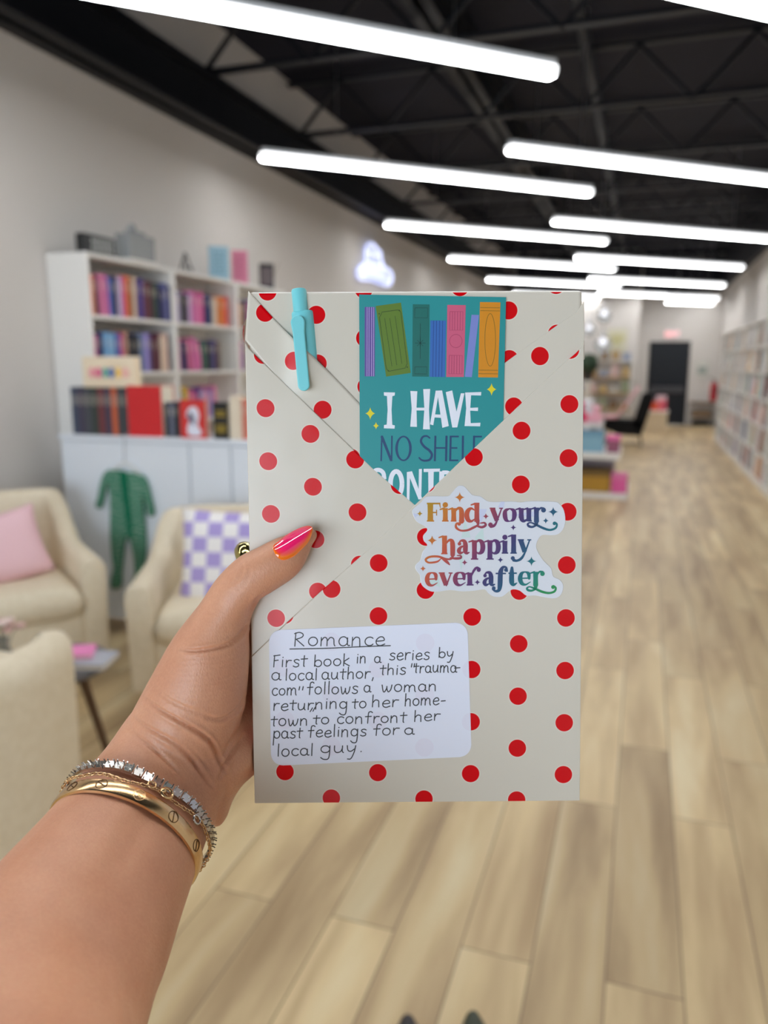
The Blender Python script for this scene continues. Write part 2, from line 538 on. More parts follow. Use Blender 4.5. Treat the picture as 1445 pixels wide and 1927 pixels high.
def unit_book():
    """spine on +X at x=0, one unit deep, thick along Y, tall along Z"""
    mb = MB()
    mb.box((-1, 0, 0), (-0.06, 0.12, 1)).box((-1, 0.88, 0), (-0.06, 1, 1))
    # rounded spine
    prof = [(-0.06, 0.0), (-0.02, 0.06), (-0.004, 0.25), (0, 0.5), (-0.004, 0.75), (-0.02, 0.94), (-0.06, 1.0), (-0.075, 0.9), (-0.075, 0.1)]
    mb.prism(prof, 0, 1)
    # title band on the spine, raised a hair
    mb.mi = 2
    mb.box((-0.01, 0.2, 0.62), (0.002, 0.8, 0.84))
    mb.mi = 1
    mb.box((-0.97, 0.12, 0.02), (-0.07, 0.88, 0.985))
    return mb.mesh('book', [m_cover, m_pages, m_title])


m_title = mat('spine_title', rough=0.5)
_n, _l, _b = nodes(m_title)
_oi = _n.new('ShaderNodeObjectInfo'); _mx = _n.new('ShaderNodeMixRGB'); _mx.inputs[0].default_value = 0.22; _mx.inputs[2].default_value = rgb(236, 226, 206)
_l.new(_oi.outputs['Color'], _mx.inputs[1]); _l.new(_mx.outputs[0], _b.inputs['Base Color'])
BOOK = unit_book()
NB = [0]


def book(x, y, z, th, h, dep, col, label, group, rotz=0.0, lean=0.0, name='book'):
    o = bpy.data.objects.new(name, BOOK); COL.objects.link(o)
    o.location = (x, y, z); o.scale = (dep, th, h); o.rotation_euler = (lean, 0, rotz)
    o.color = rgb(*col)
    NB[0] += 1
    return tag(o, label, 'book', group)


def colour_word(c):
    names = {'black': (25, 25, 28), 'navy': (35, 38, 80), 'blue': (70, 95, 170), 'light blue': (130, 175, 210), 'purple': (95, 70, 140), 'lilac': (185, 165, 205),
             'pink': (215, 130, 165), 'magenta': (190, 60, 120), 'red': (190, 35, 45), 'maroon': (95, 35, 50), 'orange': (215, 110, 45), 'peach': (230, 160, 130),
             'yellow': (215, 190, 60), 'cream': (225, 212, 185), 'white': (225, 225, 222), 'grey': (140, 140, 145), 'tan': (170, 140, 105), 'brown': (100, 70, 50),
             'green': (70, 110, 80), 'dark green': (40, 58, 48), 'mint': (165, 200, 185), 'teal': (60, 110, 115)}
    return min(names, key=lambda k: sum((a - b) ** 2 for a, b in zip(names[k], c)))


def bookcase(name, label, x0, x1, y0, y1, h, zs, face, group):
    """face +1: open towards +X, -1: open towards -X; the thing stands at its own floor point"""
    t = thing(name, label, 'bookcase', ((x0 + x1) / 2, (y0 + y1) / 2, 0), 0, group)
    cx, cy = (x0 + x1) / 2, (y0 + y1) / 2
    X0, X1, Y0, Y1 = x0 - cx, x1 - cx, y0 - cy, y1 - cy
    p = 0.022
    MB().box((X0, Y0, 0), (X1, Y0 + p, h)).build('side_panel', m_white, t, bevel=0.002)
    MB().box((X0, Y1 - p, 0), (X1, Y1, h)).build('side_panel', m_white, t, bevel=0.002)
    MB().box((X0, Y0 + p, h - p), (X1, Y1 - p, h)).build('top_panel', m_white, t, bevel=0.002)
    bx = (X0, X0 + 0.008) if face > 0 else (X1 - 0.008, X1)
    MB().box((bx[0], Y0 + p, 0.06), (bx[1], Y1 - p, h - p)).build('back_panel', m_white, t)
    for z in zs:
        lo, hi = (X0 + 0.008, X1 - 0.003) if face > 0 else (X0 + 0.003, X1 - 0.008)
        MB().box((lo, Y0 + p, z - p), (hi, Y1 - p, z)).build('shelf', m_white, t, bevel=0.002)
    fx = (X1 - 0.03, X1 - 0.012) if face > 0 else (X0 + 0.012, X0 + 0.03)
    MB().box((fx[0], Y0 + p, 0), (fx[1], Y1 - p, zs[0] - p)).build('plinth', m_white, t)
    return t


# --- three tall units against the left wall
BX0, BX1 = XL + 0.005, -2.945
BH = 2.085
LZ = [0.09, 0.46, 0.78, 1.10, 1.43, 1.75]
names3 = ['tall white bookcase whose end panel faces the armchairs', 'tall white bookcase below the blue card and pink card', 'tall white bookcase mostly hidden behind the dotted parcel']
BY = [3.67, 4.51, 5.35, 6.19]
for k in range(3):
    bookcase('bookcase', names3[k], BX0, BX1, BY[k] + 0.001, BY[k + 1] - 0.001, BH, LZ, 1, 'tall white bookcases on the left wall')

P_ = {'pe': (228, 150, 125), 'br': (92, 62, 58), 'pk': (206, 110, 158), 'bl': (62, 84, 160), 'dk': (40, 38, 46), 'li': (192, 168, 208), 'mg': (196, 74, 134), 'or': (214, 112, 42),
      'cr': (222, 206, 178), 'pu': (78, 62, 128), 'ma': (92, 40, 58), 'dg': (42, 60, 52), 'nv': (34, 38, 92), 'gy': (122, 118, 132), 're': (196, 44, 66), 'lb': (122, 168, 206),
      'tn': (164, 136, 108), 'bk': (22, 22, 26), 'gb': (98, 110, 150), 'lv': (150, 138, 196), 'ye': (206, 184, 62), 'gn': (62, 98, 82)}
rows = [
    (0, 5, 'top', 'pe br pk pk bl dk li mg or br cr pu pu ma ma dg dg nv gb nv'),
    (0, 4, 'second', 'pk nv lb lb bl mg tn bk bk gb lv pu ma ma cr cr dk'),
    (1, 5, 'top', 'li gy dk li pk pk mg nv nv cr or or or re'),
    (1, 4, 'second', 'pk nv pk pk pk gn bk nv pu br'),
    (1, 3, 'third', 'bk ye pk mg pu li pk lv pk'),
    (2, 5, 'top', 'or tn nv mg li bk'),
    (2, 4, 'second', 'pk bl cr dg re'),
]
caseword = ['the bookcase nearest the armchairs', 'the bookcase under the two cards', 'the bookcase behind the parcel']
for (b, zi, rw, cols) in rows:
    cols = cols.split()
    y = BY[b] + 0.03
    span = 0.70 if b < 2 else 0.3
    seen = {}
    ths = [rnd.uniform(0.8, 1.25) for _ in cols]; s = span / sum(ths)
    if rw == 'third': s *= 0.75
    for k, c in enumerate(cols):
        col = tuple(max(0, min(255, v + rnd.randint(-8, 8))) for v in P_[c])
        th = min(0.05, ths[k] * s); h = rnd.uniform(0.205, 0.245) - (0.02 if b else 0)
        lean = 0.0
        if (b, zi) == (1, 4) and 2 <= k <= 4: lean = 0.20
        if (b, zi) == (0, 5) and k in (2, 3): lean = 0.07
        cw = colour_word(col)
        book(BX1 - rnd.uniform(0.004, 0.02), y + (h * math.sin(lean) if lean else 0), LZ[zi], th - 0.002, h, 0.16, col,
             '%s book, %s along the %s shelf of %s' % (cw, ORD[k], rw, caseword[b]), 'books in the tall white bookcases', lean=lean)
        y += th + (0.004 if lean == 0 else 0.012)

# --- long run of low-colour bookcases on the right wall
RX0, RX1 = 1.385, XR - 0.005
RZ = [0.08, 0.405, 0.73, 1.055, 1.38, 1.705]
RY = [8.9 + 0.92 * k for k in range(9)]
pale = [(222, 214, 200), (186, 182, 174), (206, 178, 166), (164, 188, 176), (212, 156, 150), (158, 164, 172), (222, 184, 140), (172, 160, 152), (150, 92, 88), (96, 104, 118), (120, 140, 126), (206, 96, 100),
        (232, 186, 140), (140, 110, 96), (58, 62, 70), (214, 214, 216), (190, 170, 190)]
wts = [7, 7, 7, 6, 5, 5, 4, 6, 3, 4, 4, 2, 4, 4, 3, 6, 4]
for k in range(8):
    bookcase('bookcase', 'white six shelf bookcase, %s along the aisle wall counting towards the black door' % ORD[k], RX0, RX1, RY[k] + 0.001, RY[k + 1] - 0.001, 2.03, RZ, -1, 'white bookcases along the aisle wall')
    for zi in range(6):
        y = RY[k] + 0.035
        i = 0
        n_here = 6 if k < 3 else 5 if k < 5 else 4
        while i < n_here and y < RY[k + 1] - 0.1:
            col = rnd.choices(pale, wts)[0]
            g_ = sum(col) / 3
            col = tuple(int(max(0, min(255, (g_ + (v - g_) * 1.45) * 0.93 + rnd.randint(-7, 7)))) for v in col)
            face_out = rnd.random() < 0.62
            if k >= 5: face_out = True
            wid = rnd.uniform(0.135, 0.17) if face_out else rnd.uniform(0.03, 0.06)
            h = rnd.uniform(0.232, 0.288)
            lab = '%s book, %s along the %s shelf up in the %s aisle bookcase' % (colour_word(col), ORD[i], ORD[zi], ORD[k])
            if face_out:   # cover turned to the aisle, leaning back a little
                th = rnd.uniform(0.02, 0.035)
                o = book(RX0 + 0.05, y, RZ[zi], th, h, wid, col, lab, 'books in the aisle bookcases', rotz=math.pi * 1.5)
                o.rotation_euler = (-0.12, 0, math.pi * 1.5)
                o.location = (RX0 + 0.028, y, RZ[zi] + 0.002)
            else:
                o = book(RX0 + rnd.uniform(0.012, 0.03), y + wid, RZ[zi], wid, h, 0.16, col, lab, 'books in the aisle bookcases', rotz=math.pi)
            y += wid + rnd.uniform(0.006, 0.03)
            i += 1

# --- shallow white cabinet in front of the bookcase end
CY0, CY1 = 3.42, 3.655
CH = float(on_y(112, 817, CY0)[2])
CX0, CX1 = float(on_y(113, 817, CY0)[0]), -1.62
cab = thing('cabinet', 'shallow white cabinet with flat doors carrying books, green pyjamas hung on its front', 'cabinet', ((CX0 + CX1) / 2, (CY0 + CY1) / 2, 0))
cc = Vector(cab.location)
MB().box((CX0 - cc.x, CY0 + 0.02 - cc.y, 0.08), (CX1 - cc.x, CY1 - cc.y, CH - 0.025)).build('carcass', m_daylit, cab)
MB().box((CX0 - 0.012 - cc.x, CY0 - 0.004 - cc.y, CH - 0.025), (CX1 + 0.01 - cc.x, CY1 - cc.y, CH)).build('top', m_daylit, cab, bevel=0.003)
dx = [CX0, float(on_y(358, 900, CY0)[0]), -1.95, CX1]
for a, b2 in zip(dx, dx[1:]):
    MB().box((a + 0.004 - cc.x, CY0 - cc.y, 0.085), (b2 - 0.004 - cc.x, CY0 + 0.018 - cc.y, CH - 0.03)).build('door', m_daylit, cab, bevel=0.002)
for x in (CX0 + 0.05, -2.4, CX1 - 0.05):
    MB().box((x - 0.02 - cc.x, CY0 + 0.06 - cc.y, 0), (x + 0.02 - cc.x, CY1 - 0.04 - cc.y, 0.08)).build('leg', m_frame, cab)


def front_x(u, v, y):
    return float(on_y(u, v, y)[0])


# eight dark spines in a row on the cabinet, spines to the room (-Y)
YD = 3.455
xs = [front_x(u, 780, YD) for u in (134, 146, 158, 171, 184, 196, 209, 220, 231, 241)]
spine_cols = [(62, 72, 92), (66, 58, 78), (70, 72, 78), (48, 58, 52), (112, 48, 52), (64, 54, 74), (196, 92, 52), (62, 62, 66), (56, 60, 62)]
lab = ['slate blue', 'dusky purple', 'dark grey', 'dark green', 'maroon', 'plum', 'orange', 'charcoal', 'black']
tops_z = float(on_y(190, 729, YD)[2]) - CH
for k in range(9):
    w = xs[k + 1] - xs[k]
    book(xs[k], YD, CH, w - 0.002, tops_z, 0.17, spine_cols[k], '%s spine in the row of tall dark books on the white cabinet' % lab[k], 'tall dark books on the cabinet', rotz=-math.pi / 2)
# wooden box sign with round coloured shapes, lying on top of those books
zz = CH + tops_z
sx0, sx1 = front_x(157, 700, 3.46), front_x(250, 700, 3.46)
sg = thing('block_sign', 'pale wooden block sign with coloured round shapes on top of the dark books', 'sign', ((sx0 + sx1) / 2, 3.46, zz), 0.06)
w2 = (sx1 - sx0) / 2; sh = float(on_y(200, 671, 3.46)[2]) - zz
m_birch = noise_col(mat('birch', rough=0.55), rgb(228, 208, 178), rgb(238, 222, 196), 6, stretch=(1, 10, 10))
MB().box((-w2, 0, 0), (w2, 0.07, sh)).build('block', m_birch, sg, bevel=0.006)
for k, (c, fx) in enumerate([((232, 150, 160), -0.62), ((220, 110, 140), -0.36), ((90, 170, 150), -0.10), ((100, 120, 170), 0.14), ((240, 196, 90), 0.40), ((236, 180, 170), 0.68)]):
    pr = [(fx * w2 + 0.021 * math.cos(q * math.pi / 8) * (1 if k % 2 else 0.8), sh * 0.48 + 0.028 * math.sin(q * math.pi / 8)) for q in range(16)]
    MB().prism(pr, 0, 0.003, Matrix(((1, 0, 0, 0), (0, 0, -1, 0), (0, 1, 0, 0), (0, 0, 0, 1)))).build('painted_shape', mat('shape_%d' % k, rgb(*c), 0.5), sg)


def case_book(name, label, u0, v0, u1, v1, th, col, y=3.45, extra=None, cat='book', tilt=0.0):
    """a book standing on the cabinet with its cover to the room"""
    a = front_x(u0, v1, y); b = front_x(u1, v1, y); h = float(on_y((u0 + u1) / 2, v0, y)[2]) - CH
    t = thing(name, label, cat, ((a + b) / 2, y, CH))
    t.rotation_euler = (-tilt, 0, 0)
    w = (b - a) / 2
    mc = mat('case_%d_%d_%d' % col, rgb(*col), 0.45)
    MB().box((-w, 0, 0), (w, 0.003, h)).box((-w, th - 0.003, 0), (w, th, h)).box((-w, 0.003, 0), (-w + 0.003, th - 0.003, h)).build('cover', mc, t, bevel=0.001)
    MB().box((-w + 0.003, 0.003, 0.003), (w - 0.004, th - 0.003, h - 0.003)).build('page_block', m_pages, t)
    if extra: extra(t, w, h)
    return t


case_book('boxed_book', 'big red boxed book standing face out on the white cabinet', 243, 726, 307, 820, 0.12, (206, 30, 36))
def drop_figure(t, w, h):
    M = Matrix(((1, 0, 0, 0), (0, 0, -1, 0), (0, 1, 0, 0), (0, 0, 0, 1)))
    pts = [(-0.45, 0.12), (-0.1, 0.06), (0.5, 0.08), (0.62, 0.2), (0.35, 0.35), (0.5, 0.6), (0.35, 0.78), (0.1, 0.84), (-0.3, 0.78), (-0.5, 0.6), (-0.3, 0.45), (-0.45, 0.3)]
    MB().prism([(a * w, b * h) for a, b in catmull(pts, 4, True)], 0.0005, 0.002, M).build('cover_figure', mat('figure_white', rgb(225, 226, 238), 0.5), t)
    pts = [(-0.35, 0.5), (0.05, 0.35), (0.15, 0.5), (-0.05, 0.66), (-0.32, 0.68)]
    MB().prism([(a * w, b * h) for a, b in catmull(pts, 4, True)], 0.0022, 0.003, M).build('cover_shade', mat('figure_grey', rgb(110, 108, 130), 0.5), t)
case_book('picture_book', 'red book with a white figure on its cover, face out on the cabinet', 341, 753, 389, 824, 0.03, (208, 48, 42), y=3.44, extra=drop_figure)
def gold_marks(t, w, h):
    M = Matrix(((1, 0, 0, 0), (0, 0, -1, 0), (0, 1, 0, 0), (0, 0, 0, 1)))
    for z, a in ((0.74, 0.6), (0.64, 0.72), (0.36, 0.6), (0.27, 0.7), (0.19, 0.5)):
        for k in range(4):
            mb = MB()
            c = -a * w + (2 * a * w) * (k + 0.5) / 4
            mb.prism([(c - 0.009, z * h - 0.005), (c + 0.009, z * h - 0.007), (c + 0.007, z * h + 0.008), (c - 0.008, z * h + 0.006)], 0.0005, 0.002, M)
            mb.build('gold_mark', mat('gold_print', rgb(150, 126, 40), 0.4), t)
case_book('novel', 'black book with gold print on its cover, face out on the cabinet', 402, 757, 431, 822, 0.03, (22, 22, 20), y=3.45, extra=gold_marks)
for k, (u0, u1, col, lw) in enumerate([(311, 319, (38, 42, 52), 'black'), (319, 328, (96, 100, 118), 'grey blue'), (328, 337, (34, 36, 44), 'dark charcoal')]):
    a, b = front_x(u0, 815, 3.47), front_x(u1, 815, 3.47)
    book(a, 3.47, CH, b - a - 0.001, float(on_y(u0, 757, 3.47)[2]) - CH, 0.14, col, '%s book between the red boxed book and the red picture book' % lw, 'short dark books on the cabinet', rotz=-math.pi / 2)
for k, (u0, u1, v, col, lw) in enumerate([(433, 444, 746, (232, 218, 196), 'cream'), (444, 455, 748, (226, 210, 186), 'ivory'), (456, 466, 752, (206, 120, 100), 'salmon')]):
    a, b = front_x(u0, 820, 3.46), front_x(u1, 820, 3.46)
    book(a, 3.46, CH, b - a - 0.001, float(on_y(u0, v, 3.46)[2]) - CH, 0.14, col, '%s spine on the cabinet beside the black book with gold print' % lw, 'pale books on the cabinet', rotz=-math.pi / 2)

# --- things standing on top of the tall bookcases
bs = thing('block_sign', 'black block sign with white lettering marks on top of the bookcase near the armchairs', 'sign', (-3.0, 3.70, BH))
MB().box((-0.03, 0, 0), (0.03, 0.27, 0.105)).build('block', mat('sign_black', rgb(30, 32, 33), 0.5), bs, bevel=0.003)
mb = MB()
for k in range(6):
    y0 = 0.06 + 0.032 * k
    for z0 in (0.024, 0.06):
        mb.box((0.03, y0, z0), (0.032, y0 + 0.018, z0 + 0.022))
mb.build('marks', mat('sign_marks', rgb(190, 192, 190), 0.5), bs)
cl = thing('display_case', 'clear grey acrylic display case on top of the bookcase beside the black block sign', 'display case', (-2.99, 4.06, BH))
m_acr = mat('acrylic', rgb(196, 200, 202), 0.08, Transmission_Weight=0.55)
MB().box((-0.05, 0, 0.012), (0.05, 0.26, 0.16)).build('case', m_acr, cl, bevel=0.006)
MB().box((-0.055, -0.005, 0), (0.055, 0.265, 0.012)).build('base', m_white, cl)
MB().box((-0.012, 0.05, 0.16), (0.012, 0.22, 0.185)).ball((0, 0.10, 0.20), 0.026, 12).build('lid_handle', m_acr, cl)
es2 = thing('easel', 'small dark tabletop easel on the bookcase left of the blue card', 'easel', (-2.99, 4.72, BH))
MB().bar((0.03, -0.03, 0), (0, 0, 0.13), 0.008).bar((0.03, 0.05, 0), (0, 0.02, 0.13), 0.008).bar((-0.05, 0.01, 0), (0, 0.01, 0.12), 0.008).bar((0.025, -0.04, 0.03), (0.025, 0.06, 0.03), 0.01).build('frame', m_frame, es2)
def card(name, label, u0, u1, v0, v1, col, ink):
    pt = on_x((u0 + u1) / 2, v1, -2.99)
    y = float(pt[1]); dep = project([pt])[0][2]
    w = (u1 - u0) * dep / FPX / 2; h = (v1 - v0) * dep / FPX
    t = thing(name, label, 'sign', (-2.99, y, BH), math.radians(38))
    MB().box((-w, 0, 0), (w, 0.006, h)).build('panel', mat(name + '_%d' % col[0], rgb(*col), 0.5), t, bevel=0.002)
    mb = MB()
    for r in range(6):
        for q in range(3):
            x = -w * 0.6 + q * w * 0.42 + (0.008 if r % 2 else 0)
            mb.box((x, -0.0015, h * (0.18 + 0.115 * r)), (x + w * 0.3, 0, h * (0.18 + 0.115 * r) + 0.010))
    mb.build('marks', mat('ink_%d' % ink[0], rgb(*ink), 0.5), t)
    MB().bar((0, 0.006, h * 0.7), (0, 0.07, 0.001), 0.012, 0.004).build('prop', m_white, t)
    return t
card('shelf_card', 'pale blue card with rows of small print standing on the bookcase top', 394, 431, 455, 515, (166, 206, 224), (96, 146, 170))
card('shelf_card', 'pink card with rows of small print standing on the bookcase top', 437, 467, 464, 524, (232, 142, 172), (206, 96, 140))
pt = on_x(502, 526, -2.99)
fr = thing('photo_frame', 'dark photo frame on the bookcase top beyond the pink card', 'photo frame', (-2.99, float(pt[1]), BH), math.radians(30))
MB().box((-0.06, 0, 0), (0.06, 0.015, 0.2)).build('frame', m_frame, fr, bevel=0.003)
MB().box((-0.045, -0.002, 0.03), (0.045, 0, 0.17)).build('picture', mat('frame_picture', rgb(96, 84, 86), 0.4), fr)
for k, (u, sc) in enumerate([(585, 1.0)]):
    pt = on_x(u, 545, -2.99)
    vs = thing('twig_vase', 'thin twigs in a small vase on the bookcase behind the pen', 'vase', (-3.0, 6.05, BH))
    MB().lathe([(0.02, 0), (0.03, 0.02), (0.028, 0.06), (0.014, 0.09)], n=14).build('vase', m_white, vs, smooth=True, auto=60)
    tw = MB()
    for q in range(6):
        a = q * 1.05
        tw.tube([(0, 0, 0.07), (0.03 * math.cos(a), 0.03 * math.sin(a), 0.14), (0.07 * math.cos(a), 0.07 * math.sin(a), 0.22)], 0.0025, 5)
    tw.build('twigs', m_brown, vs)
# neon-lit sign on the left wall
ns = thing('neon_sign', 'glowing bluish white neon sign shaped like a stack, high on the left wall', 'neon sign', (XL + 0.005, 9.25, 2.5))
Mx = Matrix(((0, 0, 1, 0), (1, 0, 0, 0), (0, 1, 0, 0), (0, 0, 0, 1)))    # prism (x, y, z) -> (z, x, y): lies on the wall
pts = []
for (u, v) in [(668, 522), (667, 508), (675, 498), (682, 494), (682, 470), (688, 459), (697, 460), (702, 468), (709, 474), (711, 488), (716, 503), (722, 505), (731, 515), (731, 530), (724, 538), (712, 535), (700, 531), (688, 527), (676, 527)]:
    q = on_x(u, v, XL); pts.append((q[1] - 9.25, q[2] - 2.5))
MB().prism(catmull(pts, 4, True), 0.01, 0.03, Mx).build('backing', emit('neon_panel', rgb(118, 138, 232), 0.6), ns)
tb = MB()
tb.tube([Mx @ Vector((a, b, 0.04)) for a, b in catmull(pts, 4, True)], 0.012, 8, closed=True)
def wall_line(l):
    return [Mx @ Vector((on_x(u, v, XL)[1] - 9.25, on_x(u, v, XL)[2] - 2.5, 0.042)) for u, v in l]
for ln in ([(684, 494), (698, 498), (715, 503)], [(684, 474), (697, 479), (709, 483)], [(672, 514), (690, 517), (708, 522), (727, 528)], [(675, 505), (695, 509), (717, 513)]):
    tb.tube(wall_line(ln), 0.011, 8)
tb.build('tube', emit('neon_tube', rgb(206, 216, 255), 1.25), ns, smooth=True)
MB().box((0, -0.35, -0.03), (0.03, 0.35, 0.0)).build('mount', m_white, ns)
# ------------------------------------------------------------------ armchairs, table, pyjamas
m_boucle = noise_bump(noise_col(mat('cream_boucle', rough=0.85, spec=0.2), rgb(220, 207, 181), rgb(226, 214, 190), 40), 420, 0.15, 0.001)
m_legwood = noise_col(mat('walnut_leg', rough=0.45), rgb(78, 56, 38), rgb(98, 72, 50), 30, stretch=(4, 4, 0.6))


def armchair(label, x, y, facing, back_h=0.80, arm_h=0.60, wid=0.37, deep=0.36):
    """tub chair; local +X is the way it faces"""
    t = thing('armchair', label, 'armchair', (x, y, 0), math.atan2(facing[1], facing[0]), 'cream tub armchairs')
    # plan of the shell: from the tip of one arm round the back to the other
    plan = []
    for k in range(41):
        s = k / 40
        if s < 0.26:
            q = s / 0.26; p = (deep - q * (deep * 1.15), wid); hh = arm_h + 0.015 * q
        elif s > 0.74:
            q = (1 - s) / 0.26; p = (deep - q * (deep * 1.15), -wid); hh = arm_h + 0.015 * q
        else:
            q = (s - 0.26) / 0.48
            a = math.pi / 2 + q * math.pi
            sg = lambda v: math.copysign(abs(v) ** 0.62, v)
            p = (-0.054 + sg(math.cos(a)) * (deep - 0.05) * 1.0, sg(math.sin(a)) * wid)
            e = min(1.0, min(q, 1 - q) / 0.20); e = e * e * (3 - 2 * e)
            hh = arm_h + 0.015 + (back_h - arm_h - 0.015) * e
        plan.append((p[0], p[1], hh))
    thk = 0.10
    mb = MB(); rings = []
    for i, (px, py, hh) in enumerate(plan):
        a = plan[max(i - 1, 0)]; b = plan[min(i + 1, 40)]
        tx, ty = b[0] - a[0], b[1] - a[1]; L = math.hypot(tx, ty); nx, ny = ty / L, -tx / L   # points into the seat or out
        if nx * px + ny * py < 0: nx, ny = -nx, -ny        # outwards
        z0 = 0.13
        flare = 0.02
        prof = []
        for d, z in ((0, z0), (0, z0 + 0.02), (0.006, 0.3), (0.012, hh - 0.09), (0.010, hh - 0.045), (-0.008, hh - 0.014), (-0.035, hh), (-thk + 0.035, hh), (-thk + 0.010, hh - 0.014), (-thk, hh - 0.045), (-thk, 0.3), (-thk, z0)):
            prof.append(mb.bm.verts.new((px + nx * d, py + ny * d, z)))
        rings.append(prof)
    n = len(rings[0])
    for A, B in zip(rings, rings[1:]):
        for k in range(n):
            mb.bm.faces.new((A[k], A[(k + 1) % n], B[(k + 1) % n], B[k]))
    mb.bm.faces.new(rings[0]); mb.bm.faces.new(rings[-1][::-1])
    sh = mb.build('shell', m_boucle, t, smooth=True, bevel=0.03, seg=3)
    # seat base and cushion
    MB().box((-deep + 0.08, -wid + 0.09, 0.13), (deep - 0.015, wid - 0.09, 0.39)).build('seat_base', m_boucle, t, smooth=True, bevel=0.03, seg=3)
    cu = MB()
    def cush(u, v, s):
        X = -deep + 0.09 + (2 * deep - 0.07) * u; Y = (-wid + 0.10) + (2 * wid - 0.20) * v
        e = (1 - (2 * u - 1) ** 8) * (1 - (2 * v - 1) ** 8)
        return (X, Y, 0.40 + s * 0.085 * max(0, e) ** 0.32)
    cu.grid(lambda u, v: cush(u, v, 1), 28, 28); cu.grid(lambda u, v: cush(u, v, -1), 28, 28)
    bmesh.ops.remove_doubles(cu.bm, verts=cu.bm.verts, dist=0.0005)
    cu.build('seat_cushion', m_boucle, t, smooth=True)
    for sx in (-1, 1):
        for sy in (-1, 1):
            MB().tube([(sx * (deep - 0.12), sy * (wid - 0.12), 0.14), (sx * (deep - 0.08), sy * (wid - 0.08), 0)], [0.022, 0.014], 10).build('leg', m_legwood, t, smooth=True, auto=60)
    return t


armchair('cream tub armchair with the pink cushion, in the corner by the white cabinet', -2.81, 2.80, (0.80, -0.60), back_h=0.85, wid=0.35, deep=0.345)
armchair('cream tub armchair with the lilac checkered cushion, in front of the white cabinet', -1.74, 2.99, (0.40, -0.92))
armchair('cream tub armchair seen from behind, nearest to the forearm', -1.84, 1.42, (-1.0, 0.10), back_h=0.735, arm_h=0.60)


def cushion(name, label, w, h, th, material, loc, rot):
    mb = MB()
    def f(u, v, s):
        X, Z = (2 * u - 1), (2 * v - 1)
        pin = 1 - 0.07 * (1 - X * X) * abs(Z) ** 3, 1 - 0.07 * (1 - Z * Z) * abs(X) ** 3
        e = max(0, (1 - X ** 4) * (1 - Z ** 4)) ** 0.6
        return (X * w / 2 * pin[1], s * th / 2 * e, Z * h / 2 * pin[0])
    mb.grid(lambda u, v: f(u, v, 1), 24, 24); mb.grid(lambda u, v: f(u, v, -1), 24, 24)
    bmesh.ops.remove_doubles(mb.bm, verts=mb.bm.verts, dist=0.0004)
    o = mb.build(name, material, smooth=True)
    o.location = loc; o.rotation_euler = rot
    return tag(o, label, 'cushion')


m_pink = noise_bump(mat('pink_cotton', rgb(234, 194, 200), 0.8, spec=0.2), 200, 0.2)
cushion('throw_cushion', 'plain pale pink cushion in the armchair by the cabinet corner', 0.50, 0.34, 0.15, m_pink, (-2.83, 2.71, 0.615), (math.radians(-14), math.radians(-12), math.radians(52)))


def checker_material():
    m = mat('lilac_checker', rough=0.8, spec=0.2)
    n, l, b = nodes(m)
    tc = n.new('ShaderNodeTexCoord'); sp = n.new('ShaderNodeSeparateXYZ'); cm = n.new('ShaderNodeCombineXYZ')
    l.new(tc.outputs['Object'], sp.inputs[0]); l.new(sp.outputs[0], cm.inputs[0]); l.new(sp.outputs[2], cm.inputs[1]); cm.inputs[2].default_value = 0.01
    ck = n.new('ShaderNodeTexChecker'); ck.inputs['Scale'].default_value = 1 / 0.066
    mp = n.new('ShaderNodeVectorMath'); mp.operation = 'ADD'; mp.inputs[1].default_value = (0.033, 0.033, 0)
    l.new(cm.outputs[0], mp.inputs[0]); l.new(mp.outputs[0], ck.inputs['Vector'])
    ck.inputs['Color1'].default_value = rgb(172, 156, 212); ck.inputs['Color2'].default_value = rgb(238, 234, 232)
    l.new(ck.outputs[0], b.inputs['Base Color'])
    return m


cushion('throw_cushion', 'white and lilac checkered cushion leaning in the middle armchair', 0.46, 0.46, 0.15, checker_material(), (-1.685, 2.93, 0.62), (math.radians(-16), math.radians(2), math.radians(20)))

# round side table
tb = thing('side_table', 'small round dark topped side table between the cream armchairs', 'side table', (-1.91, 2.06, 0))
MB().lathe([(0.01, 0.425), (0.18, 0.425), (0.19, 0.432), (0.19, 0.444), (0.185, 0.45), (0.01, 0.45)], n=48).build('tabletop', mat('table_grey', rgb(92, 90, 92), 0.4), tb, smooth=True, auto=40)
for k in range(3):
    a = math.radians(50 + 120 * k)
    MB().tube([(0.08 * math.cos(a), 0.08 * math.sin(a), 0.428), (0.17 * math.cos(a), 0.17 * math.sin(a), 0)], [0.018, 0.012], 10).build('leg', m_legwood, tb, smooth=True, auto=60)
ntb = thing('notebook', 'pale grey notebook lying on the side table', 'notebook', (-1.80, 2.085, 0.4505), math.radians(15))
MB().box((-0.10, -0.07, 0), (0.10, 0.07, 0.004)).box((-0.10, -0.07, 0.016), (0.10, 0.07, 0.02)).build('cover', mat('notebook_grey', rgb(176, 178, 188), 0.4), ntb)
MB().box((-0.096, -0.066, 0.004), (0.097, 0.067, 0.016)).build('page_block', m_pages, ntb)
pkb = thing('notebook', 'bright pink booklet lying on the grey notebook on the side table', 'notebook', (-1.86, 2.09, 0.4715), math.radians(30))
MB().box((-0.08, -0.055, 0), (0.08, 0.055, 0.003)).box((-0.08, -0.055, 0.011), (0.08, 0.055, 0.014)).build('cover', mat('booklet_pink', rgb(240, 140, 196), 0.45), pkb)
MB().box((-0.077, -0.052, 0.003), (0.077, 0.052, 0.011)).build('page_block', m_pages, pkb)
va = thing('flower_vase', 'small glass vase of dusty pink flowers on the side table', 'vase', (-2.02, 1.95, 0.4505))
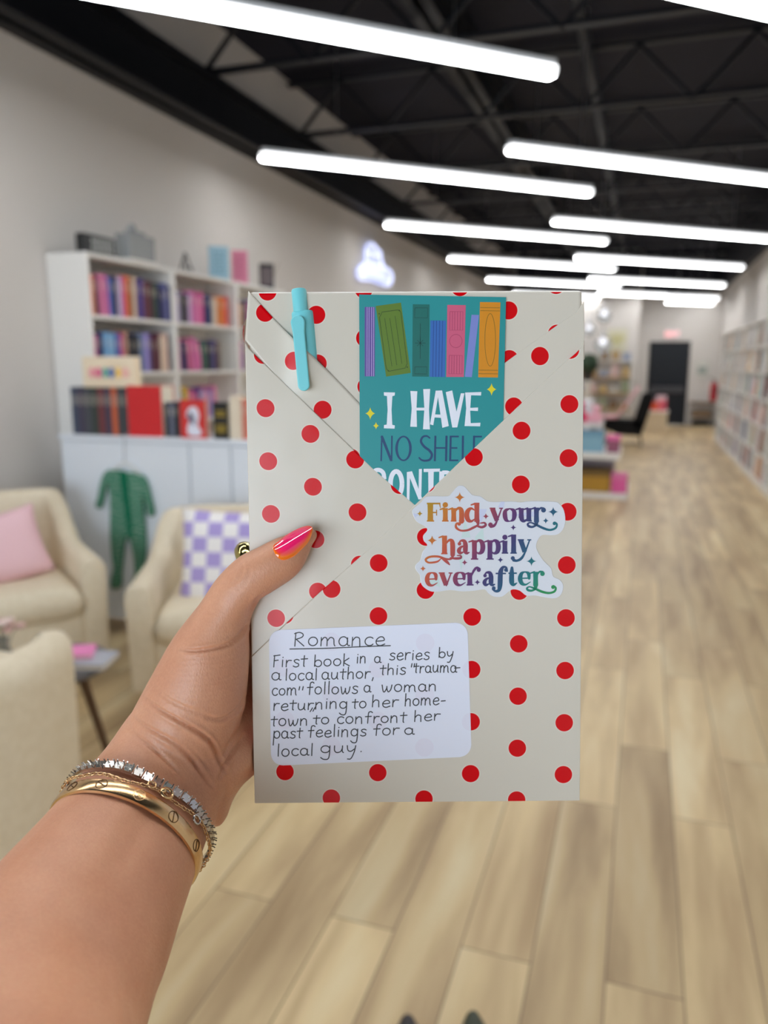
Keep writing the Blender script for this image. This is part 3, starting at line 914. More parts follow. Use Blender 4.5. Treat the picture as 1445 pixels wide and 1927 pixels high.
MB().lathe([(0.022, 0), (0.03, 0.01), (0.032, 0.06), (0.02, 0.09), (0.024, 0.11)], n=20).build('vase', mat('vase_glass', rgb(225, 228, 228), 0.05, Transmission_Weight=0.8), va, smooth=True, auto=60)
fl = MB()
for k in range(9):
    a = k * 2.4; r = 0.018 + 0.006 * (k % 4)
    p = Vector((r * 1.7 * math.cos(a), r * 1.7 * math.sin(a), 0.145 + 0.016 * (k % 3)))
    fl.tube([(0, 0, 0.02), p * 0.6 + Vector((0, 0, 0.04)), p], 0.0018, 5)
fl.build('stems', mat('stem_green', rgb(96, 104, 76), 0.6), va)
for k in range(9):
    a = k * 2.4; r = 0.018 + 0.006 * (k % 4)
    p = (r * 1.7 * math.cos(a), r * 1.7 * math.sin(a), 0.145 + 0.016 * (k % 3))
    b = MB()
    for j in range(5):
        b.ball((p[0] + 0.009 * math.cos(j * 1.257), p[1] + 0.009 * math.sin(j * 1.257), p[2]), 0.011, 8, (1, 1, 0.7))
    b.build('flower', mat('dusty_pink_%d' % (k % 3), rgb(*[(214, 176, 168), (196, 160, 152), (226, 204, 196)][k % 3]), 0.7), va, smooth=True)

# green striped baby pyjamas on a hanger on the cabinet front
YP = CY0 - 0.02


def pj_material():
    m = mat('green_zebra_cotton', rough=0.8, spec=0.2)
    n, l, b = nodes(m)
    tc = n.new('ShaderNodeTexCoord'); wv = n.new('ShaderNodeTexWave'); rp = n.new('ShaderNodeValToRGB')
    wv.bands_direction = 'Z'; wv.inputs['Scale'].default_value = 17; wv.inputs['Distortion'].default_value = 5.5; wv.inputs['Detail'].default_value = 2; wv.inputs['Detail Scale'].default_value = 1.4
    l.new(tc.outputs['Object'], wv.inputs['Vector']); l.new(wv.outputs[0], rp.inputs[0])
    rp.color_ramp.elements[0].position = 0.83; rp.color_ramp.elements[0].color = rgb(4, 108, 76)
    rp.color_ramp.elements[1].position = 0.93; rp.color_ramp.elements[1].color = rgb(176, 200, 186)
    l.new(rp.outputs[0], b.inputs['Base Color'])
    return m


def wallshape(pts, n=4):
    return [(float(on_y(u, v, YP)[0]), float(on_y(u, v, YP)[2])) for u, v in (catmull(pts, n, True) if n else pts)]


ORG = on_y(236, 890, YP)
pj = thing('pyjamas', 'green zebra striped footed baby pyjamas hung on the front of the white cabinet', 'clothing', tuple(ORG))
Mv = Matrix(((1, 0, 0, 0), (0, 0, 1, 0), (0, 1, 0, 0), (0, 0, 0, 1)))
loc = lambda poly: [(a - ORG[0], b - ORG[2]) for a, b in poly]
body = [(222, 884), (236, 890), (250, 888), (264, 896), (271, 912), (270, 940), (272, 970), (275, 1010), (275, 1045), (270, 1075), (271, 1090), (266, 1106), (252, 1106), (249, 1096), (254, 1080), (252, 1050), (246, 1020), (240, 1012), (236, 1020), (232, 1050), (229, 1080), (229, 1098), (222, 1108), (211, 1106), (209, 1090), (214, 1070), (210, 1040), (208, 1000), (208, 960), (207, 930), (204, 905), (208, 888)]
MB().prism(loc(wallshape(body, 3)), -0.012, 0.012, Mv).build('body', pj_material(), pj, smooth=True, bevel=0.009, seg=3)
for arm in ([(209, 884), (198, 889), (191, 905), (186, 930), (181, 952), (191, 956), (197, 938), (202, 915), (208, 905)], [(262, 893), (273, 899), (281, 918), (286, 940), (291, 966), (281, 971), (275, 950), (270, 930), (266, 915)]):
    MB().prism(loc(wallshape(arm, 3)), -0.013, 0.010, Mv).build('sleeve', pj_material(), pj, smooth=True, bevel=0.008, seg=3)
MB().prism(loc(wallshape([(229, 889), (241, 890), (246, 940), (252, 1006), (246, 1012), (238, 960), (232, 920)], 3)), -0.016, -0.011, Mv).build('zip_placket', mat('green_placket', rgb(10, 104, 74), 0.8, spec=0.2), pj)
hg = thing('clothes_hanger', 'white hanger hooked over the cabinet top holding the green pyjamas', 'hanger', tuple(on_y(234, 872, YP)))
h0 = Vector(hg.location)
hp = lambda u, v, dy=0: Vector(on_y(u, v, YP)) - h0 + Vector((0, dy, 0))
MB().tube([hp(212, 886), hp(224, 876), hp(234, 871), hp(246, 876), hp(262, 892)], 0.006, 8).build('arms', m_white, hg, smooth=True)
hk = [hp(234, 871), hp(233, 855), hp(236, 842), hp(234, 830)]
top = Vector((0, 0, 0))
zt = CH + 0.008 - h0.z
hook = [hp(234, 871), hp(233, 850), Vector((hp(234, 850).x, 0.005, zt - 0.03)), Vector((hp(234, 850).x, 0.012, zt)), Vector((hp(234, 850).x, 0.05, zt + 0.002))]
MB().tube([Vector(p) for p in catmull([tuple(h) for h in hook], 5)], 0.003, 8).build('hook', m_alu, hg, smooth=True)
# ------------------------------------------------------------------ display tables and things along the aisle
# tiered display
X1, Y0 = -0.13, 8.72
dt = thing('display_table', 'low white tiered display unit standing in the aisle', 'display table', (-0.75, 9.2, 0))
MB().box((-0.62, -0.45, 0), (0.66, 0.45, 0.07)).build('base', m_white, dt, bevel=0.004)
MB().box((-0.62, -0.43, 0.44), (0.56, 0.43, 0.51)).build('shelf', m_white, dt, bevel=0.004)
MB().box((-0.62, -0.30, 0.78), (0.34, 0.38, 0.82)).build('top', m_white, dt, bevel=0.004)
MB().box((-0.6, 0.0, 0.07), (0.50, 0.05, 0.44)).build('lower_panel', mat('display_grey', rgb(160, 152, 158), 0.5), dt)
for x in (-0.6, 0.30):
    MB().box((x, 0.02, 0.51), (x + 0.03, 0.34, 0.78)).build('upright', m_white, dt)


def carton(name, label, cat, lo, hi, col, band=None, group=None, lid=True):
    cx, cy = (lo[0] + hi[0]) / 2, (lo[1] + hi[1]) / 2
    t = thing(name, label, cat, (cx, cy, lo[2]), 0, group)
    w, d, h = (hi[0] - lo[0]) / 2, (hi[1] - lo[1]) / 2, hi[2] - lo[2]
    m = mat('carton_%d_%d_%d' % col, rgb(*col), 0.5)
    MB().box((-w, -d, 0), (w, d, h * 0.72)).build('box', m, t, bevel=0.003)
    MB().box((-w - 0.003, -d - 0.003, h * 0.72), (w + 0.003, d + 0.003, h)).build('lid', mat('carton_%d_%d_%d' % band, rgb(*band), 0.5) if band else m, t, bevel=0.003)
    return t


carton('storage_box', 'long mustard storage box on the bottom of the white display unit', 'box', (-1.25, 8.80, 0.0705), (-0.28, 9.15, 0.31), (176, 132, 28), (112, 84, 22))
carton('gift_box', 'square bright pink gift box at the corner of the display unit base', 'box', (-0.265, 8.79, 0.0705), (-0.10, 8.95, 0.285), (222, 92, 158), (226, 120, 172))
carton('gift_box', 'pink gift box on the middle shelf of the display unit', 'box', (-0.34, 8.82, 0.5105), (-0.20, 8.98, 0.70), (150, 84, 110), (228, 104, 166))
carton('book_set', 'light blue boxed set on the middle shelf of the display unit', 'box', (-0.78, 8.82, 0.5105), (-0.37, 8.98, 0.75), (132, 178, 200), (112, 156, 184))
carton('book_set', 'grey boxed set on the middle shelf beside the blue boxed set', 'box', (-1.20, 8.84, 0.5105), (-0.80, 9.0, 0.73), (150, 156, 168), (120, 130, 146))


def plush(name, label, loc, col, s=1.0, rotz=0):
    t = thing(name, label, 'soft toy', loc, rotz, 'soft toys on the display unit')
    m = noise_bump(mat('plush_%d_%d_%d' % col, rgb(*col), 0.9, spec=0.1), 90, 0.5, 0.004)
    MB().ball((0, 0, 0.075 * s), 0.08 * s, 14, (1.15, 0.95, 0.93)).build('body', m, t, smooth=True)
    MB().ball((0.0, -0.03 * s, 0.185 * s), 0.06 * s, 14).ball((-0.045 * s, -0.02 * s, 0.235 * s), 0.022 * s, 8).ball((0.045 * s, -0.02 * s, 0.235 * s), 0.022 * s, 8).build('head', m, t, smooth=True)
    for sx in (-1, 1):
        MB().tube([(sx * 0.06 * s, -0.03 * s, 0.12 * s), (sx * 0.10 * s, -0.07 * s, 0.07 * s)], 0.024 * s, 8).build('arm', m, t, smooth=True)
        MB().tube([(sx * 0.05 * s, -0.05 * s, 0.03 * s), (sx * 0.07 * s, -0.13 * s, 0.03 * s)], 0.028 * s, 8).build('leg', m, t, smooth=True)
    return t


plush('soft_toy', 'hot pink soft toy sitting on top of the display unit', (-0.68, 9.1, 0.8205), (232, 84, 120), 0.9, 0.3)
plush('soft_toy', 'pale pink soft toy sitting on top of the display unit near its corner', (-0.47, 9.05, 0.8205), (240, 186, 200), 0.8, -0.4)
plush('soft_toy', 'white soft toy on top of the display unit behind the pink ones', (-0.60, 9.40, 0.8205), (226, 228, 232), 1.0, 0.1)
plush('soft_toy', 'dusty blue soft toy on top of the display unit behind the hot pink one', (-0.85, 9.35, 0.8205), (150, 166, 190), 1.1, 0.2)

# black lounge chair with a pink throw
lc = thing('lounge_chair', 'black angular chair facing the displays, halfway down the aisle', 'chair', (-0.28, 15.0, 0))
m_blk = mat('black_upholstery', rgb(14, 14, 16), 0.7, spec=0.2)
MB().prism([(-0.55, 0.40), (-0.10, 0.20), (0.30, 0.18), (0.38, 0.46), (-0.50, 0.48)], -0.30, 0.30, Matrix(((1, 0, 0, 0), (0, 0, 1, 0), (0, 1, 0, 0), (0, 0, 0, 1)))).build('seat', m_blk, lc, bevel=0.02)
MB().prism([(0.12, 0.32), (0.34, 0.32), (0.50, 0.90), (0.42, 0.98), (0.28, 0.94)], -0.30, 0.30, Matrix(((1, 0, 0, 0), (0, 0, 1, 0), (0, 1, 0, 0), (0, 0, 0, 1)))).build('backrest', m_blk, lc, bevel=0.02)
for sx in (-1, 1):
    for sy in (-1, 1):
        MB().tube([(sx * 0.26, sy * 0.22, 0.34), (sx * 0.32, sy * 0.26, 0)], 0.014, 8).build('leg', m_frame, lc)
th = MB()
def thr(u, v):
    X = -0.30 + 0.62 * u
    z = 0.47 + (0.0 if u < 0.35 else (u - 0.35) / 0.65 * 0.56)
    xx = X if u < 0.35 else -0.083 + (u - 0.35) / 0.65 * 0.36
    return (xx, -0.32 + 0.5 * v, z + 0.012 * math.sin(9 * v + 5 * u))
th.grid(thr, 20, 12)
o = th.build('throw_blanket', noise_bump(mat('pink_fleece', rgb(236, 182, 190), 0.9, spec=0.1), 60, 0.4), smooth=True)
md = o.modifiers.new('solid', 'SOLIDIFY'); md.thickness = 0.03; md.offset = 1
o.location = (-0.33, 15.0, 0.02); tag(o, 'pale pink throw draped up over the black chair', 'blanket')

# low white gift table near the door
gt = thing('gift_table', 'small pale table of red and orange goods in front of the black door', 'table', (0.28, 17.9, 0))
MB().box((-0.28, -0.25, 0.44), (0.28, 0.25, 0.48)).build('tabletop', m_white, gt, bevel=0.004)
MB().box((-0.26, -0.23, 0.0), (0.26, 0.23, 0.44)).build('cabinet_base', mat('tan_base', rgb(206, 188, 158), 0.6), gt)
for k, (x, y, w, h, c, lw) in enumerate([(-0.17, -0.1, 0.075, 0.24, (206, 70, 60), 'tomato red'), (-0.01, -0.12, 0.07, 0.19, (222, 84, 44), 'orange'), (0.15, -0.1, 0.075, 0.22, (220, 96, 116), 'coral pink'), (-0.12, 0.12, 0.10, 0.30, (206, 196, 214), 'pale lilac'), (0.12, 0.12, 0.10, 0.31, (222, 200, 208), 'pale pink')]):
    carton('gift_box', '%s gift box on the small table before the black door' % lw, 'box', (0.28 + x - w, 17.9 + y - 0.07, 0.4805), (0.28 + x + w, 17.9 + y + 0.07, 0.48 + h), c, group='gift boxes near the door')

# wall shelves with wooden goods at the partition
m_amber = noise_col(mat('amber_wood', rough=0.5), rgb(168, 132, 76), rgb(190, 154, 98), 6, stretch=(1, 8, 8))
su = thing('shelf_unit', 'open shelf unit of pale wood against the partition wall', 'shelf unit', (-0.86, 18.55, 0))
for x in (-0.62, 0.60):
    MB().box((x - 0.015, -0.16, 0), (x + 0.015, 0.16, 1.55)).build('side_panel', m_white, su)
for z in (0.10, 0.45, 0.80, 1.15, 1.52):
    MB().box((-0.605, -0.16, z), (0.585, 0.16, z + 0.03)).build('shelf', m_amber if z in (0.8, 1.15, 0.45) else m_white, su)
MB().box((-0.605, 0.15, 0.1), (0.585, 0.16, 1.55)).build('back_panel', m_white, su)
cols = [((196, 170, 116), 'straw'), ((176, 146, 96), 'wooden'), ((206, 204, 196), 'white'), ((150, 160, 184), 'blue grey'), ((150, 160, 130), 'sage'), ((218, 190, 186), 'blush'), ((120, 96, 70), 'brown')]
for zi, z in enumerate((0.48, 0.83, 1.18, 1.55)):
    for k in range(5):
        c, lw = cols[(zi * 3 + k * 2) % 7]
        x = -0.86 - 0.48 + 0.24 * k; hh = 0.12 + 0.05 * ((k * 7 + zi * 3) % 4)
        carton('gift_box', '%s box, %s along the %s level of the pale wood shelf unit' % (lw, ORD[k], ['lowest', 'second', 'third', 'top'][zi]), 'box', (x - 0.08, 18.43, z + 0.0005), (x + 0.08, 18.6, z + hh), c, group='boxes on the pale wood shelf unit')
# round clipped plant on a pedestal
pp = thing('potted_plant', 'dark green ball shaped plant on a grey pedestal beside the display', 'plant', (-0.93, 14.2, 0))
MB().lathe([(0.11, 0), (0.12, 0.02), (0.07, 0.06), (0.06, 1.10), (0.10, 1.15), (0.10, 1.18)], n=20).build('pedestal', m_white, pp, smooth=True, auto=40)
MB().lathe([(0.07, 1.18), (0.10, 1.32), (0.09, 1.33)], n=20).build('pot', mat('pot_black', rgb(40, 40, 42), 0.5), pp, smooth=True, auto=40)
lf = MB()
r3 = random.Random(3)
for k in range(420):
    z = r3.uniform(-1, 1); a = r3.uniform(0, 6.283); q = math.sqrt(1 - z * z)
    nrm = Vector((q * math.cos(a), q * math.sin(a), z)); p = Vector((0, 0, 1.48)) + nrm * 0.155
    tx = nrm.orthogonal().normalized(); tx.rotate(Matrix.Rotation(r3.uniform(0, 6.28), 3, nrm)); ty = nrm.cross(tx)
    v = [lf.bm.verts.new(p + d) for d in (-tx * 0.03, ty * 0.014 + nrm * 0.012, tx * 0.035 + nrm * 0.02, -ty * 0.014 + nrm * 0.012)]
    lf.bm.faces.new(v)
lf.ball((0, 0, 1.48), 0.15, 16)
lf.build('foliage', noise_col(mat('leaf_dark', rough=0.6), rgb(34, 58, 40), rgb(58, 84, 56), 12), pp)

# clear globe pendants
m_globe = mat('clear_globe', rgb(236, 240, 242), 0.05, Transmission_Weight=0.75)
m_bulb = emit('bulb_glow', rgb(245, 245, 255), 1.6)
for k, (u, v, y, r) in enumerate([(1137, 594, 13.6, 0.12), (1108, 621, 13.0, 0.10), (1134, 648, 14.4, 0.15)]):
    p = on_y(u, v, y)
    g = thing('pendant_globe', ['clear glass globe pendant hung highest, over the display', 'small clear glass globe pendant hung at middle height, beside the parcel edge', 'large clear glass globe pendant hung lowest, over the display'][k], 'pendant light', tuple(p), 0, 'glass globe pendants')
    MB().ball((0, 0, 0), r, 20).build('globe', m_globe, g, smooth=True)
    MB().ball((0, 0, r * 0.25), r * 0.3, 12).build('bulb', m_bulb, g, smooth=True)
    MB().lathe([(0.025, r * 0.85), (0.03, r + 0.04), (0.01, r + 0.06)], n=12).build('cap', m_alu, g, smooth=True)
    MB().tube([(0, 0, r + 0.05), (0, 0, ZC - p[2] - 0.001)], 0.004, 6).build('cord', m_frame, g)
# poster on the partition
ps = thing('poster', 'yellowish botanical poster on the partition wall', 'poster', (-0.62, 18.9, 1.98))
MB().box((-0.22, -0.012, -0.28), (0.22, 0, 0.28)).build('sheet', mat('poster_paper', rgb(206, 202, 180), 0.7), ps)
mb = MB()
for k in range(7):
    a = -0.9 + 0.3 * k
    mb.prism([(q[0], q[1]) for q in [(0, -0.12), (0.20 * math.sin(a) - 0.02, 0.14 * math.cos(a)), (0.20 * math.sin(a), 0.16 * math.cos(a) + 0.02), (0.20 * math.sin(a) + 0.02, 0.14 * math.cos(a))]], 0.0005 + 0.0004 * k, 0.001 + 0.0004 * k, Matrix(((1, 0, 0, 0), (0, 0, -1, -0.012), (0, 1, 0, 0), (0, 0, 0, 1))))
mb.build('printed_leaves', mat('poster_leaf', rgb(186, 180, 112), 0.7), ps)

# pair of dark shoe tips just inside the bottom edge
for k, (u, v) in enumerate([(768, 1924), (890, 1917)]):
    p = on_z(u, v, 0.02)
    sh = thing('shoe', ['dark shoe toe at the bottom edge, under the parcel corner', 'dark olive shoe toe at the bottom edge, second from the forearm'][k], 'shoe', (float(p[0]), float(p[1]) - 0.005, 0), 0.33, 'dark shoes at the bottom edge')
    mb = MB()
    def up(u2, v2):
        L = 0.25 * u2; w = 0.046 * (math.sin(math.pi * min(1, max(0, (u2 * 0.93 + 0.045)))) ** 0.45) * (1 - 0.15 * u2)
        hgt = 0.035 + 0.05 * max(0, u2 - 0.35)
        a = math.pi * v2
        return (w * math.cos(a), -L, 0.012 + hgt * math.sin(a))
    mb.grid(up, 18, 12)
    mb.build('upper', mat('shoe_%d' % k, rgb(*[(36, 32, 34), (50, 56, 40)][k]), 0.5), sh, smooth=True)
    so = [(0.05 * math.sin(math.pi * t) ** 0.45 * s, 0.004 - 0.258 * t) for s, ts in ((1, [0.02 + 0.96 * q / 14 for q in range(15)]), (-1, [0.98 - 0.96 * q / 14 for q in range(15)])) for t in ts]
    MB().prism(so, 0, 0.014).build('sole', mat('shoe_sole', rgb(60, 54, 48), 0.7), sh)
# ------------------------------------------------------------------ the dotted parcel held up to the camera
BW = 0.145
d_top = FPX * BW / 634.0; d_bot = FPX * BW / 613.5
TL, TR = cam_point(466, 546, d_top), cam_point(1100, 545, d_top)
BL, BR = cam_point(478, 1513, d_bot), cam_point(1091, 1508, d_bot)
ex = (TR - TL) + (BR - BL); ex /= np.linalg.norm(ex)
ey = (TL + TR) / 2 - (BL + BR) / 2; BHT = float(np.linalg.norm(ey)); ey = ey - ex * ex.dot(ey); ey /= np.linalg.norm(ey)
ez = np.cross(ex, ey)                        # towards the camera
BO = (BL + BR) / 2                           # bottom centre of the front face
BT = 0.019                                   # thickness
BMAT = Matrix(((ex[0], ey[0], ez[0], BO[0]), (ex[1], ey[1], ez[1], BO[1]), (ex[2], ey[2], ez[2], BO[2]), (0, 0, 0, 1)))


def bl(u, v, h=0.0005):
    """pixel -> point on the parcel's front face, in the parcel's own coordinates"""
    r = ray(u, v); o = BO + ez * h
    t = (o - CAM_POS).dot(ez) / r.dot(ez)
    q = CAM_POS + r * t - BO
    return (float(q.dot(ex)), float(q.dot(ey)))


def bls(pts, h=0.0005):
    return [bl(u, v, h) for u, v in pts]


def dotted(name, o, x1, y1, r=0.0039, base=(213, 203, 188), dot=(212, 0, 12), rough=0.2, side=False, halo=14, bump=True):
    """glossy paper printed with a staggered lattice of dots: o one dot, x1 its diagonal neighbour, y1 the next one below (parcel coordinates)"""
    m = mat(name, rough=rough, spec=0.3)
    n, l, b = nodes(m)
    o = np.array(o); a = np.array(x1) - o; B = np.array(y1) - o; A = 2 * a - B
    Mi = np.linalg.inv(np.stack([A, B], 1))
    tc = n.new('ShaderNodeTexCoord'); sp = n.new('ShaderNodeSeparateXYZ'); l.new(tc.outputs['Object'], sp.inputs[0])
    X, Y = (sp.outputs[2], sp.outputs[1]) if side else (sp.outputs[0], sp.outputs[1])

    def mth(op, p, q=None, c=None):
        k = n.new('ShaderNodeMath'); k.operation = op
        for i, v in enumerate((p, q, c)):
            if v is None: continue
            if hasattr(v, 'is_linked'): l.new(v, k.inputs[i])
            else: k.inputs[i].default_value = float(v)
        return k.outputs[0]
    s0 = mth('ADD', mth('MULTIPLY', X, Mi[0, 0]), mth('ADD', mth('MULTIPLY', Y, Mi[0, 1]), -(Mi[0] @ o)))
    t0 = mth('ADD', mth('MULTIPLY', X, Mi[1, 0]), mth('ADD', mth('MULTIPLY', Y, Mi[1, 1]), -(Mi[1] @ o)))
    ds = []
    LA, LB = np.linalg.norm(A), np.linalg.norm(B)
    for off in (0.0, 0.5):
        fs = mth('SUBTRACT', mth('FRACT', mth('ADD', s0, 0.5 + off + 40)), 0.5)
        ft = mth('SUBTRACT', mth('FRACT', mth('ADD', t0, 0.5 + off + 40)), 0.5)
        fs = mth('MULTIPLY', fs, LA); ft = mth('MULTIPLY', ft, LB)
        ds.append(mth('SQRT', mth('ADD', mth('MULTIPLY', fs, fs), mth('MULTIPLY', ft, ft))))
    d = mth('MINIMUM', ds[0], ds[1])
    rp = n.new('ShaderNodeValToRGB'); rp.color_ramp.interpolation = 'LINEAR'
    l.new(mth('DIVIDE', d, 2 * r), rp.inputs[0])
    e = rp.color_ramp.elements
    e[0].position = 0.49; e[0].color = rgb(*dot); e[1].position = 0.505; e[1].color = rgb(*[min(255, c + halo) for c in base])
    k = e.new(0.54); k.color = rgb(*[min(255, c + halo * 0.7) for c in base])
    k = e.new(0.56); k.color = rgb(*base)
    l.new(rp.outputs[0], b.inputs['Base Color'])
    if bump:
        nz = n.new('ShaderNodeTexNoise'); nz.inputs['Scale'].default_value = 38; nz.inputs['Detail'].default_value = 1.5
        bp = n.new('ShaderNodeBump'); bp.inputs['Strength'].default_value = 0.12; bp.inputs['Distance'].default_value = 0.004
        l.new(tc.outputs['Object'], nz.inputs['Vector']); l.new(nz.outputs[0], bp.inputs['Height']); l.new(bp.outputs[0], b.inputs['Normal'])
    return m


m_front = dotted('dotted_paper_front', bl(887, 1259), bl(974, 1309), bl(886, 1357))
m_left = dotted('dotted_paper_left_flap', bl(505, 868), bl(589, 916), bl(510, 967))
m_bandl = dotted('dotted_paper_left_fold', bl(553, 680), bl(655, 681), bl(607, 771))
m_bandr = dotted('dotted_paper_right_fold', bl(1016, 670), bl(1016 - 110, 670), bl(967, 765))
m_under = dotted('dotted_paper_back_flap', bl(503, 548), bl(595, 592), bl(506, 640))
m_side = dotted('dotted_paper_side', (-0.009, 0.02), (-0.001, 0.031), (-0.009, 0.042), side=True)
m_plain = mat('cream_paper', rgb(222, 216, 205), 0.35)

parcel = thing('wrapped_parcel', 'book shaped parcel wrapped in cream paper with red dots, held up in the hand', 'parcel')
parcel.matrix_world = BMAT


def inp(o):
    o.parent = parcel
    return o


hw = BW / 2
body = MB()
body.box((-hw + 0.0006, 0.0005, -BT), (hw - 0.0006, BHT - 0.0003, 0))
o = inp(body.build('wrapping_paper', [m_under, m_side, m_plain], bevel=0.0016, seg=3))
for p in o.data.polygons:
    nrm = p.normal
    p.material_index = 0 if abs(nrm.z) > 0.5 else (1 if abs(nrm.x) > 0.5 else 2)


def solid(name, pts, z, m, bevel=0.0004, label=None, z0=0.0):
    o = inp(MB().prism(bls(pts, z), z0, z).build(name, m, bevel=bevel, seg=2))
    if label: o['label'] = label
    return o


# inner fold on the right, flat
solid('inner_fold', [(1099, 566), (1086, 587), (1050, 611), (1000, 646), (940, 690), (860, 760), (860, 940), (1020, 760), (1100, 676)], 0.0004, m_bandr)
# inner fold on the left: it bulges over the pen behind it
PEN_Z = -0.0026
pa = np.array(bl(677, 640)); pbm = np.array(bl(590, 760))
pen_a = np.array(bl(564.5, 582)); pen_b = np.array(bl(578, 735))
fold = MB()
e1 = [bl(*q) for q in ((467, 547), (548, 634), (601, 682), (660, 742), (702, 790), (740, 850))]
e2 = [bl(*q) for q in ((461, 640), (520, 712), (562, 762), (640, 836), (700, 890), (740, 930))]
E1 = catmull(e1, 14); E2 = catmull(e2, 14)
NU, NV = len(E1) - 1, 16
vv = []
for i in range(NU + 1):
    row = []
    for j in range(NV + 1):
        t = j / NV
        p = np.array(E1[i]) * (1 - t) + np.array(E2[i]) * t
        dirn = (pen_b - pen_a) / np.linalg.norm(pen_b - pen_a)
        along = (p - pen_a).dot(dirn); across = (p - pen_a).dot(np.array([-dirn[1], dirn[0]]))
        f = min(1, max(0, (0.0375 - along) / 0.012)); f = f * f * (3 - 2 * f)
        z = 0.0004 + 0.0027 * f * math.exp(-(across / 0.0062) ** 2)
        row.append(fold.bm.verts.new((p[0], p[1], z)))
    vv.append(row)
for i in range(NU):
    for j in range(NV):
        fold.bm.faces.new((vv[i][j], vv[i][j + 1], vv[i + 1][j + 1], vv[i + 1][j]))
o = inp(fold.build('inner_fold', m_bandl, smooth=True))
md = o.modifiers.new('solid', 'SOLIDIFY'); md.thickness = 0.00025; md.offset = -1
# outer flaps
solid('outer_flap', [(461, 645), (468, 656), (480, 668), (560, 745), (640, 822), (700, 880), (760, 932), (782, 951), (700, 1030), (600, 1117), (540, 1172), (473, 1236), (466.5, 900)], 0.0010, m_left)
solid('outer_flap', [(1099, 640), (1096, 652), (1084, 664), (1056, 688), (1000, 741), (880, 855), (780, 951), (690, 1037), (600, 1116), (540, 1172), (473, 1236), (479, 1512), (1091, 1507)], 0.0014, m_front, label='lower flap with its fold edge running down to the thumb')
# lip of paper at the left edge
lip = MB()
for k, (v0, v1) in enumerate([(598, 655)]):
    a = bl(462, v0); b = bl(462, v1)
    lip.grid(lambda u, w: (a[0] + (b[0] - a[0]) * u - 0.0016 * math.sin(math.pi * u), a[1] + (b[1] - a[1]) * u, -0.001 - 0.010 * w), 10, 2)
inp(lip.build('side_fold', m_side, smooth=True))

# --- ink helpers in the parcel's plane
def ribbon(mb, pts, w, z, cap=True):
    """stroke of ink along 2D points; w is a width or a list of widths"""
    N = len(pts)
    ws = w if isinstance(w, (list, tuple)) else [w] * N
    L, R = [], []
    for i, p in enumerate(pts):
        a = pts[max(i - 1, 0)]; b = pts[min(i + 1, N - 1)]
        dx, dy = b[0] - a[0], b[1] - a[1]; q = math.hypot(dx, dy) or 1
        nx, ny = -dy / q * ws[i] / 2, dx / q * ws[i] / 2
        L.append(mb.bm.verts.new((p[0] + nx, p[1] + ny, z))); R.append(mb.bm.verts.new((p[0] - nx, p[1] - ny, z)))
    for i in range(N - 1):
        f = mb.bm.faces.new((R[i], R[i + 1], L[i + 1], L[i])); f.material_index = mb.mi
    if cap:
        for p, ww in ((pts[0], ws[0]), (pts[-1], ws[-1])):
            mb.flat([(p[0] + ww / 2 * math.cos(k * math.pi / 5), p[1] + ww / 2 * math.sin(k * math.pi / 5)) for k in range(10)], z + 0.000002)


def disc(mb, c, r, z, n=16, r2=None):
    mb.flat([(c[0] + r * math.cos(2 * math.pi * k / n), c[1] + (r2 or r) * math.sin(2 * math.pi * k / n)) for k in range(n)], z)


def star4(mb, c, r, z, T, k=0.16, rx=None):
    rx = rx or r
    pts = []
    for q in range(4):
        a = math.pi / 2 * q; b = a + math.pi / 4
        p0 = (c[0] + rx * math.cos(a), c[1] + r * math.sin(a)); p1 = (c[0] + rx * k * 1.35 * math.cos(b), c[1] + r * k * 1.35 * math.sin(b))
        a2 = a + math.pi / 2
        p2 = (c[0] + rx * math.cos(a2), c[1] + r * math.sin(a2))
        for t in range(6):
            t /= 6
            pts.append(tuple((1 - t) ** 2 * np.array(p0) + 2 * t * (1 - t) * np.array(p1) * 1.0 + t * t * np.array(p2)))
    mb.flat([T(*p) for p in pts], z)


PXM = BW / 624.0                              # metres of parcel face per photo pixel
# ------------------------------------------------------------------ bookmark
S3 = 4.587
b3 = lambda x, y: bl(660 + x / S3, 540 + y / S3, 0.0009)
b3s = lambda pts: [b3(x, y) for x, y in pts]
bk = MB(); z0 = 0.00055; z1 = 0.00085; zi = 0.00091
bk.prism(b3s([(72, 65), (1340, 88), (1300, 1900), (80, 1900)]), z0, z1)
mats_bk = [noise_bump(mat('bookmark_teal', rgb(36, 142, 144), 0.42), 900, 0.03, 0.0005)]
def ink(name, c):
    m = mat('ink_' + name, rgb(*c), 0.45)
    if m not in mats_bk: mats_bk.append(m)
    bk.mi = mats_bk.index(m)
def poly(p, z=zi): bk.flat(b3s(p), z)
def line(p, w, z=zi + 0.00003, sm=0, cap=False):
    q = catmull(p, sm) if sm else p
    ribbon(bk, b3s(q), w / S3 * PXM, z, cap)
ink('violet', (100, 78, 150)); poly([(120, 173), (208, 173), (208, 772), (120, 772)])
ink('lavender', (200, 180, 226))
for x in (141, 158, 180, 198): line([(x, 174), (x - 1, 771)], 4)
ink('olive', (94, 122, 34)); poly([(215, 165), (433, 135), (517, 742), (305, 774)])
ink('olive_dark', (52, 76, 22))
line([(262, 238), (268, 217), (408, 198), (425, 210), (432, 218), (487, 662), (475, 685), (470, 700), (330, 728), (312, 712), (305, 695), (247, 262), (262, 238)], 5)
for a, b2 in (((292, 268), (355, 685)), ((336, 268), (397, 675)), ((382, 250), (441, 662))): line([a, b2], 4)
for c in ((245, 232), (419, 203), (487, 692), (324, 724)): disc(bk, b3(*c), 6 / S3 * PXM, zi + 0.00003)
ink('deep_green', (20, 104, 96)); poly([(535, 149), (680, 151), (673, 775), (530, 773)])
